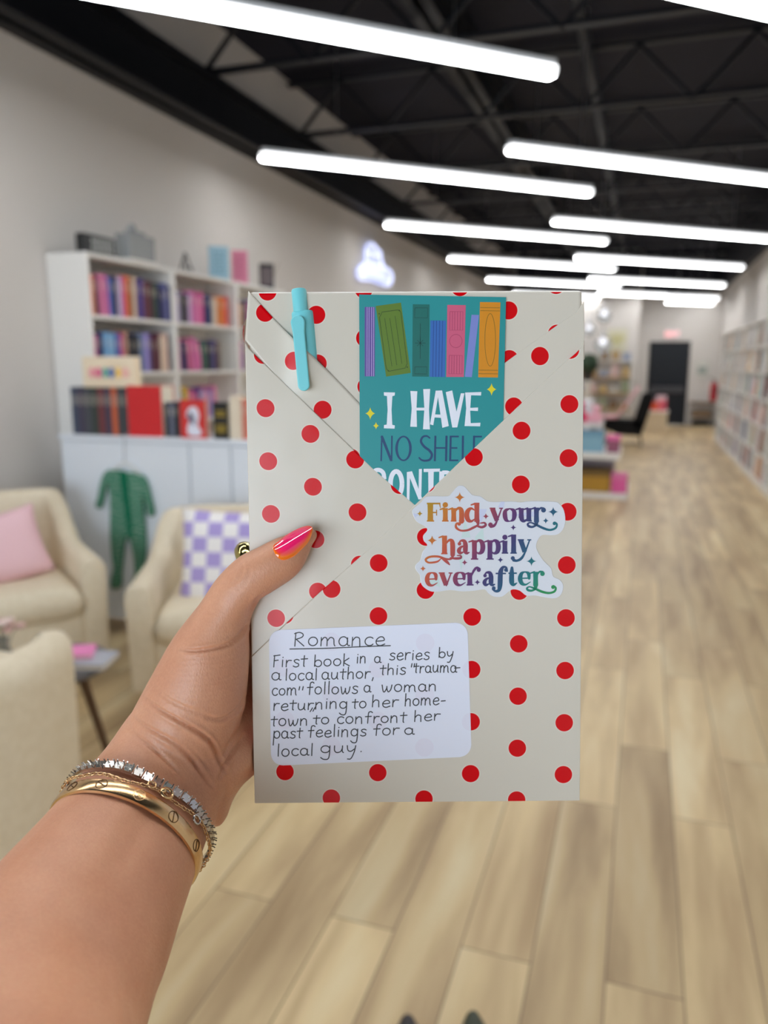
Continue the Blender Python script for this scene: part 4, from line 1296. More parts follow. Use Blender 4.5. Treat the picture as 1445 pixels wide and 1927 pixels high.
ink('deepest_green', (10, 66, 62))
line([(553, 180), (664, 180), (662, 267), (551, 266), (553, 180)], 4); line([(553, 690), (656, 690), (654, 752), (551, 750), (553, 690)], 4)
line([(600, 315), (599, 620)], 4)
for a in range(8):
    q = a * math.pi / 4; r0 = 46 if a % 2 == 0 else 36
    line([(599, 484), (599 + r0 * math.cos(q), 484 + r0 * math.sin(q))], 4)
ink('blue', (52, 104, 178)); poly([(687, 290), (822, 290), (813, 778), (680, 776)])
ink('blue_dark', (32, 62, 130))
for x in (715, 741, 767, 793): line([(x, 291), (x - 8, 776)], 4)
ink('rose', (206, 90, 122)); poly([(833, 155), (992, 157), (976, 777), (824, 777)])
ink('rose_dark', (168, 58, 92))
line([(855, 213), (968, 213), (966, 373), (853, 373), (855, 213)], 4); line([(850, 590), (962, 592), (960, 750), (846, 748), (850, 590)], 4)
for x in (878, 898, 922, 945): line([(x, 213), (x - 2, 373)], 4); line([(x - 6, 592), (x - 8, 750)], 4)
line([(907 + 54 * math.cos(k * math.pi / 16), 467 + 57 * math.sin(k * math.pi / 16)) for k in range(33)], 4)
ink('periwinkle', (124, 134, 200)); poly([(1042, 240), (1107, 242), (1045, 779), (984, 776)])
ink('orange', (214, 136, 14)); poly([(1115, 130), (1292, 133), (1270, 782), (1100, 780)])
ink('orange_dark', (112, 96, 22))
for y in (178, 205): line([(1118, y), (1288, y + 2)], 4)
for y in (718, 748): line([(1103, y), (1270, y + 2)], 4)
line([(1194 + 46 * math.cos(k * math.pi / 20) + 0.02 * (455 - 0), 457 + 227 * math.sin(k * math.pi / 20)) for k in range(41)], 4)
ink('star_yellow', (226, 208, 30))
for c, r, rx in (((1215, 884), 54, 42), ((168, 1092), 54, 42), ((218, 1198), 32, 26)): star4(bk, c, r, zi, b3, rx=rx, k=0.2)
ink('letter_white', (232, 232, 240))
poly([(285, 909), (381, 911), (379, 938), (359, 942), (352, 1060), (358, 1190), (380, 1195), (378, 1223), (286, 1220), (287, 1192), (310, 1188), (318, 1060), (312, 942), (287, 938)])
Z2 = zi + 0.00001
poly([(514, 898), (574, 900), (567, 1050), (571, 1208), (513, 1206), (526, 1050)]); poly([(560, 1042), (640, 1042), (640, 1066), (560, 1066)], Z2); poly([(625, 882), (685, 880), (675, 1060), (683, 1230), (623, 1228), (635, 1050)])
poly([(733, 895), (762, 895), (712, 1194), (684, 1186)]); poly([(745, 895), (788, 893), (846, 1200), (790, 1216)], Z2); poly([(722, 1100), (782, 1102), (784, 1130), (718, 1126)], Z2 + 0.00001)
poly([(820, 908), (875, 893), (915, 1090), (918, 1212), (876, 1213)]); poly([(950, 918), (981, 918), (919, 1212), (893, 1160)], Z2)
poly([(987, 911), (1040, 911), (1030, 1060), (1036, 1201), (982, 1201), (996, 1050)]); poly([(1000, 911), (1126, 907), (1124, 937), (1000, 934)], Z2); poly([(1005, 1045), (1099, 1040), (1097, 1071), (1005, 1066)], Z2); poly([(1000, 1177), (1119, 1172), (1116, 1203), (1000, 1201)], Z2)
# CONTR...
line([(190, 1700), (186, 1640), (205, 1590), (245, 1580), (280, 1605), (290, 1660)], 36, zi, 5)
line([(392 + 50 * math.cos(k * math.pi / 16), 1700 + 108 * math.sin(k * math.pi / 16)) for k in range(33)], 40, zi)
poly([(484, 1598), (512, 1596), (506, 1840), (484, 1838)]); poly([(490, 1597), (528, 1590), (618, 1830), (585, 1835)], Z2); poly([(588, 1572), (614, 1570), (608, 1832), (584, 1830)], Z2 + 0.00001)
poly([(628, 1570), (770, 1568), (768, 1594), (630, 1598)]); poly([(668, 1580), (716, 1580), (712, 1800), (670, 1800)], Z2)
poly([(764, 1592), (808, 1590), (804, 1800), (760, 1800)]); line([(790, 1602), (840, 1604), (866, 1640), (850, 1690), (800, 1700)], 34, Z2, 4)
ink('letter_navy', (28, 66, 108))
for a, b2, w in (((268, 1283), (262, 1504), 13), ((266, 1288), (350, 1500), 22), ((355, 1284), (352, 1504), 13), ((730, 1284), (725, 1504), 16), ((826, 1284), (822, 1504), 18), ((727, 1390), (825, 1390), 13),
                 ((862, 1284), (857, 1504), 17), ((855, 1291), (932, 1291), 14), ((858, 1390), (920, 1390), 13), ((852, 1497), (928, 1497), 14), ((968, 1284), (965, 1504), 17), ((965, 1497), (1030, 1497), 14),
                 ((1064, 1284), (1060, 1504), 17), ((1058, 1292), (1132, 1292), 14), ((1060, 1390), (1110, 1390), 13)):
    line([a, b2], w, zi + (0.00002 if w > 14 else 0.00001))
ribbon(bk, b3s([(455 + 60 * math.cos(k * math.pi / 20), 1394 + 103 * math.sin(k * math.pi / 20)) for k in range(41)]), [(13 + 9 * abs(math.cos(k * math.pi / 20)) ** 2) / S3 * PXM for k in range(41)], zi, False)
sp_ = catmull([(682, 1304), (655, 1287), (620, 1296), (606, 1335), (634, 1378), (678, 1412), (700, 1450), (682, 1490), (640, 1500), (608, 1492), (590, 1474)], 5)
ribbon(bk, b3s(sp_), [(12 + 9 * math.sin(math.pi * k / (len(sp_) - 1))) / S3 * PXM for k in range(len(sp_))], zi)
bk.keep = True
bm_ob = bk.build('bookmark', mats_bk)
bm_ob.matrix_world = BMAT
tag(bm_ob, 'teal bookmark printed with book spines and I HAVE NO SHELF CONTROL, tucked in the parcel', 'bookmark')

# ------------------------------------------------------------------ pen clipped over the fold
m_pen = mat('pen_mint', rgb(122, 208, 214), 0.35, Subsurface_Weight=0.08)
m_pen.node_tree.nodes['Principled BSDF'].inputs['Subsurface Radius'].default_value = (0.002, 0.003, 0.003)
pen = thing('pen', 'mint blue click pen clipped over the dotted paper fold', 'pen')
pdir = (pen_b - pen_a) / np.linalg.norm(pen_b - pen_a)
c5 = lambda x, y: bl(440 + x / 5.558, 520 + y / 5.558, 0.003)
top = np.array(c5(686, 115)); col_top = np.array(c5(706, 348)); low = np.array(c5(770, 1020))
pdir = (low - col_top) / np.linalg.norm(low - col_top)
PM = BMAT @ Matrix(((pdir[1] * -1, -pdir[0], 0, col_top[0]), (pdir[0] * 1, -pdir[1], 0, col_top[1]), (0, 0, 1, PEN_Z), (0, 0, 0, 1)))
# local: y runs up along the pen, z to the camera
PM = BMAT @ Matrix(((-pdir[1], -pdir[0], 0, col_top[0]), (pdir[0], -pdir[1], 0, col_top[1]), (0, 0, 1, PEN_Z), (0, 0, 0, 1)))
pen.matrix_world = PM
Rz = Matrix(((1, 0, 0, 0), (0, 0, -1, 0), (0, 1, 0, 0), (0, 0, 0, 1)))   # lathe z -> local -y (down the pen)
R5 = 255 / 2 / 5.558 * PXM
MB().lathe([(R5 * 0.93, 0.0), (R5 * 0.99, 0.0006), (R5, 0.0015), (R5, 0.010), (R5 * 0.99, 0.019), (R5 * 0.95, 0.0242)], n=32, M=Rz).build('barrel', m_pen, pen, smooth=True, auto=50)
hb = float(np.linalg.norm(top - col_top)); RB = 155 / 2 / 5.558 * PXM
MB().lathe([(RB * 0.9, -hb), (RB, -hb + 0.0006), (RB, 0.0004)], n=28, M=Matrix.Translation((-0.0006, 0, 0.0022)) @ Rz).build('push_button', m_pen, pen, smooth=True, auto=50)
PMi = PM.inverted() @ BMAT
def pl_(x, y):
    q = PMi @ Vector((*c5(x, y), 0)); return np.array((q.x, q.y))
ca, cb = pl_(672, 490), pl_(734, 1140)
cd = (cb - ca) / np.linalg.norm(cb - ca); cn = np.array((-cd[1], cd[0])); CL = np.linalg.norm(cb - ca)
ol = []
for k in range(17):
    a = math.pi / 2 + math.pi * k / 16; r = 72 / 5.558 * PXM
    ol.append(ca + cd * r * math.cos(a) + cn * r * math.sin(a))
r2 = 60 / 5.558 * PXM
ol.append(ca + cd * r2 * 1.6 - cn * r2 * 1.02)
for k in range(17):
    a = -math.pi / 2 + math.pi * k / 16
    ol.append(cb + cd * r2 * math.cos(a) + cn * r2 * math.sin(a))
ol.append(ca + cd * r2 * 1.6 + cn * r2 * 1.02)
zc = 0.0063
MB().prism([tuple(p) for p in ol], zc - 0.0005, zc + 0.0011).build('clip', m_pen, pen, smooth=True, auto=40, bevel=0.0005, seg=3)
MB().prism([tuple(ca + 0.0022 * np.array((math.cos(k * math.pi / 8), math.sin(k * math.pi / 8)))) for k in range(16)], 0.002, zc - 0.0003).build('clip_post', m_pen, pen, smooth=True, auto=40)

# ------------------------------------------------------------------ sticker 'Find your happily ever after'
S6 = 3.905
s6 = lambda x, y: bl(740 + x / S6, 880 + y / S6, 0.0018)
outl = [(140, 330), (150, 300), (205, 255), (235, 217), (300, 209), (400, 210), (430, 185), (470, 140), (500, 132), (530, 145), (580, 200), (640, 211), (690, 245), (750, 252), (870, 248), (940, 255), (1000, 247), (1180, 250), (1225, 270), (1255, 315), (1265, 390), (1250, 450), (1210, 490), (1160, 497), (1100, 495), (1070, 520), (1050, 580), (1075, 640), (1110, 690), (1160, 740), (1175, 800), (1225, 825), (1250, 870), (1235, 930), (1190, 960), (1120, 955), (1040, 940), (980, 942), (930, 905), (880, 895), (845, 915), (800, 948), (740, 948), (700, 925), (670, 895), (600, 905), (500, 910), (420, 900), (330, 912), (270, 908), (215, 870), (200, 830), (195, 790), (165, 750), (165, 715), (200, 680), (215, 620), (250, 570), (225, 540), (220, 500), (250, 460), (230, 430), (170, 395)]
m_vinyl = mat('white_vinyl', rgb(222, 222, 228), 0.12, spec=0.6, Coat_Weight=0.6)
st = inp(MB().prism([s6(*p) for p in catmull(outl, 3, True)], 0.00142, 0.00165).build('sticker', m_vinyl, bevel=0.0001, seg=2))
st['label'] = 'white cut-out sticker lettered Find your happily ever after'
# the vinyl's holographic sheen, painted in as pale flat facets
hol = MB(); zh = 0.00168
for k, tri in enumerate([[(525, 385), (500, 515), (570, 515)], [(600, 305), (690, 305), (630, 440)], [(600, 510), (660, 440), (670, 560), (610, 545)], [(790, 250), (820, 250), (810, 300), (770, 290)], [(480, 650), (520, 620), (500, 760)], [(850, 350), (1060, 318), (1050, 362)], [(240, 840), (330, 790), (345, 880)], [(145, 335), (190, 345), (160, 365)]]):
    hol.mi = k % 2
    hol.flat([s6(*p) for p in tri], zh + 0.000001 * k)
hol.keep = True
hol.build('painted_sheen', [mat('sheen_mint', rgb(206, 222, 218), 0.1, spec=0.6), mat('sheen_lilac', rgb(206, 208, 230), 0.1, spec=0.6)], st)


def rainbow():
    m = mat('rainbow_ink', rough=0.25, spec=0.5)
    n, l, b = nodes(m)
    tc = n.new('ShaderNodeTexCoord'); sp = n.new('ShaderNodeSeparateXYZ'); l.new(tc.outputs['Object'], sp.inputs[0])
    p0 = np.array(s6(250, 300)); p1 = np.array(s6(1130, 860)); d = p1 - p0
    k = n.new('ShaderNodeVectorMath'); k.operation = 'DOT_PRODUCT'; l.new(tc.outputs['Object'], k.inputs[0])
    k.inputs[1].default_value = (d[0] / d.dot(d), d[1] / d.dot(d), 0)
    ad = n.new('ShaderNodeMath'); ad.operation = 'SUBTRACT'; l.new(k.outputs['Value'], ad.inputs[0]); ad.inputs[1].default_value = float(p0.dot(d) / d.dot(d))
    rp = n.new('ShaderNodeValToRGB'); l.new(ad.outputs[0], rp.inputs[0]); l.new(rp.outputs[0], b.inputs['Base Color'])
    cr = rp.color_ramp
    stops = [(0.0, (178, 136, 36)), (0.12, (200, 122, 48)), (0.26, (196, 86, 62)), (0.40, (150, 66, 86)), (0.52, (98, 56, 108)), (0.64, (62, 64, 112)), (0.76, (40, 92, 120)), (0.88, (34, 126, 118)), (1.0, (48, 142, 84))]
    cr.elements[0].position = 0; cr.elements[0].color = rgb(*stops[0][1]); cr.elements[1].position = 1; cr.elements[1].color = rgb(*stops[-1][1])
    for q, c in stops[1:-1]:
        e = cr.elements.new(q); e.color = rgb(*c)
    return m


lt = MB(); ZL = [0.00172]
def W(pts, ws, sm=5, cap=True):
    """stroke in sticker crop pixels; widths interpolated along it"""
    if sm and len(pts) > 2:
        q = catmull([(p[0], p[1], w) for p, w in zip(pts, ws)], sm)
    else:
        q = [(p[0], p[1], w) for p, w in zip(pts, ws)]
    ZL[0] += 0.0000004
    ribbon(lt, [s6(a, b) for a, b, _ in q], [max(0.5, c) / S6 * PXM for _, _, c in q], ZL[0], cap)
def D(x, y, r): disc(lt, s6(x, y), r / S6 * PXM, ZL[0] + 0.000001)
def stem(x, y0, y1, w=36): W([(x, y0), (x, (y0 + y1) / 2), (x, y1)], [w * 1.04, w * 0.95, w * 1.04], 0, False)
def serif(x0, x1, y, w=10): W([(x0, y), (x1, y)], [w, w], 0, False)
def head(x, y, w=30): W([(x - 28, y + 12), (x, y + 3)], [10, 14], 0)
# F
stem(272, 262, 395, 40); serif(246, 300, 392); serif(246, 346, 264, 12); W([(340, 262), (346, 296)], [10, 4], 0); serif(280, 318, 330, 10); W([(318, 312), (318, 350)], [7, 7], 0)
# i
stem(382, 298, 395); serif(358, 406, 392); head(372, 296); D(382, 274, 20)
# n
stem(444, 298, 395); serif(422, 464, 392); head(434, 296); W([(452, 325), (474, 300), (494, 304), (502, 330), (502, 394)], [10, 18, 30, 36, 37]); serif(482, 522, 392)
# d with a swash
stem(614, 258, 398); head(600, 262); W([(596, 312), (572, 300), (548, 318), (540, 350), (550, 384), (574, 394), (598, 378)], [8, 18, 32, 36, 32, 18, 8])
W([(618, 390), (622, 420), (590, 440), (545, 460), (495, 462), (462, 440), (464, 412), (484, 412)], [34, 16, 18, 16, 14, 18, 14, 18]); D(484, 414, 13); W([(612, 428), (650, 438), (678, 424), (670, 406), (640, 408)], [14, 18, 18, 14, 8])
# your
W([(728, 300), (762, 390)], [36, 34], 0, False); serif(708, 750, 299); W([(796, 300), (760, 395), (742, 425), (718, 432)], [10, 14, 20, 24]); serif(778, 806, 299, 9); D(714, 420, 17)
W([(856, 301), (826, 316), (820, 348), (830, 384), (856, 394), (882, 380), (890, 348), (884, 316), (856, 301)], [8, 26, 34, 28, 8, 26, 34, 28, 8])
stem(940, 298, 370); head(930, 296); W([(940, 350), (946, 382), (964, 392), (986, 376)], [36, 32, 20, 8]); stem(996, 298, 395); head(986, 296); serif(990, 1018, 392)
stem(1052, 294, 400); head(1042, 292); W([(1062, 320), (1082, 298), (1104, 302)], [10, 14, 20]); D(1104, 312, 18)
W([(1052, 396), (1050, 420), (1022, 436), (996, 430), (988, 414), (1010, 404), (1050, 420), (1100, 444), (1150, 458), (1192, 444), (1202, 416), (1186, 404)], [34, 18, 16, 18, 14, 10, 16, 18, 16, 16, 14, 16]); D(1184, 410, 13)
# happily
stem(376, 500, 630); head(364, 502); serif(352, 398, 632); W([(386, 560), (410, 534), (430, 540), (436, 570), (436, 640)], [10, 18, 30, 36, 34]); W([(436, 630), (430, 668), (390, 672), (330, 654), (270, 656), (238, 676), (260, 698), (320, 692), (350, 670)], [30, 14, 14, 16, 16, 16, 14, 14, 6]); W([(350, 664), (390, 690), (414, 714)], [6, 22, 8]); W([(420, 664), (460, 668), (494, 664), (496, 648), (470, 646)], [12, 18, 18, 12, 8])
def aa(x, y):   # y baseline, x left, about 92 wide
    W([(x + 10, y - 72), (x + 24, y - 94), (x + 48, y - 92), (x + 58, y - 66), (x + 58, y - 20), (x + 68, y - 4), (x + 86, y - 8)], [14, 14, 26, 34, 34, 22, 8]); D(x + 14, y - 72, 13)
    W([(x + 56, y - 58), (x + 26, y - 48), (x + 10, y - 24), (x + 20, y - 4), (x + 44, y - 12)], [8, 18, 30, 22, 8])
aa(472, 632)
def pp_(x, y):
    stem(x + 26, y - 98, y + 40); head(x + 14, y - 98); serif(x, x + 54, y + 40)
    W([(x + 34, y - 76), (x + 56, y - 96), (x + 80, y - 84), (x + 88, y - 48), (x + 80, y - 14), (x + 56, y - 2), (x + 34, y - 16)], [8, 18, 32, 36, 32, 16, 8])
pp_(570, 632); pp_(684, 632)
stem(820, 538, 628); serif(796, 844, 628); head(810, 536); D(820, 512, 19)
stem(884, 492, 628); serif(860, 908, 628); head(874, 494)
W([(936, 532), (966, 620)], [36, 34], 0, False); serif(914, 960, 531); W([(1002, 532), (966, 626), (940, 668), (908, 684), (884, 680)], [10, 14, 20, 18, 22]); serif(984, 1014, 531, 9); D(878, 666, 15)
# ever after
def ee(x, y):
    W([(x + 22, y - 48), (x + 80, y - 50)], [10, 10], 0); W([(x + 82, y - 48), (x + 78, y - 82), (x + 52, y - 95), (x + 26, y - 82), (x + 16, y - 46), (x + 28, y - 12), (x + 56, y - 2), (x + 92, y - 22)], [20, 26, 10, 26, 34, 28, 14, 5])
ee(232, 868)
W([(356, 776), (388, 864)], [36, 34], 0, False); serif(334, 378, 775); W([(424, 776), (390, 866)], [10, 12], 0); serif(406, 436, 775, 9)
ee(438, 866)
stem(562, 772, 862); head(552, 772); serif(538, 590, 862); W([(572, 800), (590, 760), (612, 736), (634, 744)], [10, 18, 18, 16]); D(628, 752, 15)
aa(660, 866)
W([(836, 760), (830, 734), (806, 732), (790, 762), (786, 800), (784, 860), (776, 900), (752, 908), (732, 894)], [14, 14, 20, 34, 36, 36, 26, 18, 16]); serif(752, 828, 778, 11); D(828, 752, 14); D(738, 886, 14)
W([(872, 736), (870, 780), (870, 840), (884, 860), (908, 848)], [20, 34, 36, 24, 7]); serif(846, 908, 776, 11)
ee(916, 862)
stem(1046, 766, 868); head(1036, 764); W([(1056, 792), (1074, 766), (1096, 768)], [10, 14, 18]); D(1096, 780, 17)
W([(1046, 864), (1044, 890), (1016, 904), (990, 900), (982, 886), (1002, 876), (1042, 890), (1092, 912), (1144, 922), (1184, 910), (1194, 884), (1176, 870)], [34, 18, 16, 18, 14, 10, 16, 18, 16, 16, 14, 16]); D(1174, 878, 14)
for c, r in (((488, 218), 38), ((195, 338), 22), ((680, 358), 24), ((1175, 325), 37), ((1120, 390), 23), ((882, 440), 23), ((285, 535), 37), ((524, 697), 23), ((787, 678), 23), ((1015, 688), 37), ((218, 742), 23), ((618, 842), 23)):
    star4(lt, c, r, ZL[0], s6, k=0.12)
lt.keep = True
lt.build('lettering', rainbow(), st)

# ------------------------------------------------------------------ handwritten label
S7 = 3.141
s7 = lambda x, y: bl(460 + x / S7, 1140 + y / S7, 0.0018)
def rr(cs, r):
    out = []
    for i, c in enumerate(cs):
        a = np.array(cs[i - 1], float); b = np.array(c, float); d = np.array(cs[(i + 1) % 4], float)
        u = (a - b) / np.linalg.norm(a - b); w = (d - b) / np.linalg.norm(d - b)
        p0, p1 = b + u * r, b + w * r
        out += [tuple((1 - t) ** 2 * p0 + 2 * t * (1 - t) * (b + (p0 + p1 - 2 * b) * 0.1) + t * t * p1) for t in [k / 8 for k in range(9)]]
    return out
m_lab = dotted('label_paper', bl(887, 1259), bl(974, 1309), bl(886, 1357), r=0.0041, base=(226, 226, 238), dot=(224, 220, 233), rough=0.6, halo=0, bump=False)
la = inp(MB().prism([s7(*p) for p in rr([(143, 146), (1318, 98), (1343, 892), (157, 948)], 70)], 0.00142, 0.00158).build('label', m_lab))
la['label'] = 'white rounded paper label with a handwritten summary'
o_ = lambda x, y, rx, ry, a0=90, a1=450, n=14: [(x + rx * math.cos(math.radians(a0 + (a1 - a0) * k / n)), y + ry * math.sin(math.radians(a0 + (a1 - a0) * k / n))) for k in range(n + 1)]
GLY = {
    'a': (0.95, [o_(.4, .48, .36, .48, 50, 400), [(.74, .85), (.74, .3), (.82, .04), (.95, .05)]]),
    'b': (0.9, [[(.1, 1.9), (.1, 1), (.1, .05)], o_(.46, .45, .36, .46, 170, -170)]),
    'c': (0.8, [o_(.45, .48, .38, .48, 45, 320)]),
    'd': (0.95, [o_(.4, .48, .36, .48, 50, 400), [(.76, 1.9), (.76, .1), (.84, 0)]]),
    'e': (0.85, [[(.08, .5), (.4, .52), (.74, .62), (.62, .96), (.34, .96), (.08, .6), (.14, .16), (.42, 0), (.8, .18)]]),
    'f': (0.75, [[(.75, 1.75), (.58, 1.95), (.36, 1.75), (.32, 1), (.3, 0)], [(.02, .95), (.65, 1.0)]]),
    'g': (0.95, [o_(.4, .5, .36, .46, 50, 400), [(.76, .95), (.76, -.2), (.66, -.8), (.3, -.85), (.05, -.62)]]),
    'h': (0.9, [[(.1, 1.9), (.1, 0)], [(.1, .55), (.35, .95), (.66, .85), (.7, .4), (.72, 0)]]),
    'i': (0.35, [[(.15, .95), (.15, 0)], [(.16, 1.42), (.18, 1.46)]]),
    'k': (0.8, [[(.1, 1.9), (.1, 0)], [(.62, 1.05), (.12, .5), (.7, 0)]]),
    'l': (0.35, [[(.14, 1.9), (.14, .9), (.16, 0)]]),
    'm': (1.4, [[(.08, .95), (.08, 0)], [(.08, .55), (.3, .95), (.55, .8), (.58, 0)], [(.58, .55), (.82, .95), (1.1, .8), (1.16, .2), (1.24, 0)]]),
    'n': (0.95, [[(.08, .95), (.08, 0)], [(.08, .55), (.34, .95), (.64, .85), (.7, .4), (.72, 0)]]),
    'o': (0.9, [o_(.42, .48, .37, .48)]),
    'p': (0.9, [[(.1, .95), (.08, -.9)], o_(.46, .48, .36, .47, 170, -170)]),
    'r': (0.7, [[(.1, .95), (.1, 0)], [(.1, .5), (.3, .9), (.65, .92)]]),
    's': (0.75, [[(.66, .88), (.4, 1.0), (.12, .82), (.3, .55), (.6, .4), (.6, .1), (.3, -.02), (.05, .1)]]),
    't': (0.7, [[(.34, 1.55), (.32, .8), (.32, .1), (.4, 0)], [(.0, .95), (.7, 1.0)]]),
    'u': (0.95, [[(.08, .95), (.1, .3), (.3, 0), (.6, .15), (.72, .55)], [(.74, .95), (.74, .2), (.84, 0)]]),
    'v': (0.8, [[(.05, .95), (.38, 0), (.72, .95)]]),
    'w': (1.2, [[(.05, .95), (.2, .1), (.36, .02), (.55, .5), (.56, .8), (.58, .4), (.74, 0), (.98, .3), (1.08, .95)]]),
    'y': (0.9, [[(.06, .95), (.14, .35), (.38, .2), (.66, .5)], [(.76, .95), (.66, .1), (.42, -.75), (.14, -.8)]]),
    'R': (1.05, [[(.12, 1.55), (.1, 0)], [(.02, 1.45), (.4, 1.6), (.72, 1.4), (.66, 1.05), (.14, .78)], [(.2, .78), (.85, .02)]]),
    'F': (0.8, [[(.16, 1.55), (.14, 0)], [(.08, 1.5), (.75, 1.62)], [(.14, .85), (.58, .92)]]),
    ',': (0.35, [[(.2, .1), (.1, -.35)]]), '.': (0.4, [[(.2, .05), (.23, .08)]]), '"': (0.5, [[(.12, 1.75), (.08, 1.3)], [(.38, 1.75), (.34, 1.3)]]), '-': (0.7, [[(.1, .5), (.6, .55)]]),
}
hand = MB(); ZH = [0.00162]
def word(txt, x0, y0, x1, y1, xh=44, w=6.4, slant=0.06):
    adv = sum(GLY[c][0] for c in txt) + 0.12 * (len(txt) - 1)
    k = (x1 - x0) / adv; x = x0
    for c in txt:
        a, strokes = GLY[c]
        hgt = xh * rnd.uniform(0.94, 1.06); dy = rnd.uniform(-2, 2)
        for s in strokes:
            pts = []
            for px, py in s:
                if py > 1.05 and c not in 'RF"': py = 1.0 + (py - 1.0) * 0.72
                X = x + px * k + slant * py * hgt; t = (x - x0) / max(1, (x1 - x0))
                pts.append((X, y0 + (y1 - y0) * t - py * hgt + dy))
            pts = catmull(pts, 4) if len(pts) > 2 else pts
            ZH[0] += 0.0000002
            ribbon(hand, [s7(*p) for p in pts], w / S7 * PXM, ZH[0])
        x += (a + 0.12) * k
LAB = [('Romance', 290, 238, 832, 236, 54), ('First', 165, 362, 370, 358, 43), ('book', 408, 358, 625, 354, 42), ('in', 660, 338, 722, 338, 40), ('a', 766, 336, 808, 334, 40), ('series', 855, 322, 1095, 316, 42), ('by', 1145, 306, 1238, 306, 38),
       ('a', 158, 440, 216, 440, 44), ('local', 238, 440, 432, 438, 42), ('author,', 455, 434, 768, 428, 43), ('this', 800, 408, 955, 404, 40), ('"', 978, 420, 1008, 420, 42), ('trauma', 1000, 396, 1255, 392, 40), ('-', 1235, 388, 1278, 386, 40),
       ('com', 160, 530, 312, 528, 42), ('"', 312, 556, 352, 556, 42), ('follows', 368, 524, 672, 518, 43), ('a', 704, 512, 748, 510, 40), ('woman', 808, 508, 1140, 504, 42),
       ('returning', 168, 620, 612, 606, 42), ('to', 635, 606, 722, 604, 40), ('her', 750, 600, 912, 598, 42), ('home-', 945, 592, 1190, 586, 42),
       ('town', 155, 712, 378, 706, 42), ('to', 405, 700, 502, 698, 38), ('confront', 545, 698, 958, 688, 41), ('her', 1000, 684, 1158, 676, 42),
       ('past', 168, 784, 342, 780, 42), ('feelings', 374, 778, 722, 770, 42), ('for', 760, 766, 916, 762, 40), ('a', 944, 762, 1004, 760, 40),
       ('local', 190, 890, 408, 884, 43), ('guy.', 448, 872, 702, 866, 44)]
for (t, x0, y0, x1, y1, xh) in LAB:
    word(t, x0, y0, x1, y1, xh)
ribbon(hand, [s7(*p) for p in catmull([(268, 256), (480, 252), (700, 242), (862, 236)], 5)], 6.0 / S7 * PXM, ZH[0])
ribbon(hand, [s7(*p) for p in [(402, 604), (388, 626)]], 6.0 / S7 * PXM, ZH[0])   # a letter written over in "returning"
ribbon(hand, [s7(*p) for p in [(418, 600), (404, 624)]], 6.0 / S7 * PXM, ZH[0])
hand.keep = True
hand.build('handwriting', mat('pen_ink', rgb(46, 44, 46), 0.5), la)
# ------------------------------------------------------------------ forearm and hand
DEP = {}


def stations(lst):
    """(L pixel, R pixel, depth, half thickness in m) -> centre, half-width vector, thickness"""
    out = []
    for (L, R, d, th) in lst:
        pL, pR = cam_point(*L, d), cam_point(*R, d)
        out.append(np.concatenate([(pL + pR) / 2, (pR - pL) / 2, [th]]))
    return out


def loft(mb, st, sub=5, n=28, power=1.0, capA=True, capB=True):
    q = catmull([tuple(s) for s in st], sub)
    q = [np.array(s) for s in q]
    C = [s[:3] for s in q]; rings = []
    N = len(q)
    for i, s in enumerate(q):
        t = C[min(i + 1, N - 1)] - C[max(i - 1, 0)]; t /= np.linalg.norm(t)
        w = s[3:6]; a = np.linalg.norm(w)
        e = np.cross(t, w); e /= np.linalg.norm(e)
        if e.dot(s[:3] - CAM_POS) > 0: e = -e             # thickness axis points to the camera
        rings.append([s[:3] + w * math.copysign(abs(math.cos(p)) ** power, math.cos(p)) + e * s[6] * math.copysign(abs(math.sin(p)) ** power, math.sin(p)) for p in [2 * math.pi * k / n for k in range(n)]])
    # domed ends
    def dome(R, c, t, r):
        R = np.array(R); return [[tuple(c + (p - c) * math.cos(a) + t * r * math.sin(a)) for p in R] for a in (0.5, 0.95, 1.3)]
    tA = C[0] - C[1]; tA /= np.linalg.norm(tA); tB = C[-1] - C[-2]; tB /= np.linalg.norm(tB)
    pre = dome(rings[0], C[0], tA, min(q[0][6], 0.02))[::-1] if capA else []
    post = dome(rings[-1], C[-1], tB, min(q[-1][6], 0.02)) if capB else []
    R = pre + rings + post
    V = [[mb.bm.verts.new(Vector(p)) for p in r] for r in R]
    for A, B in zip(V, V[1:]):
        for k in range(n):
            mb.bm.faces.new((A[k], A[(k + 1) % n], B[(k + 1) % n], B[k]))
    mb.bm.faces.new(V[0][::-1]); mb.bm.faces.new(V[-1])


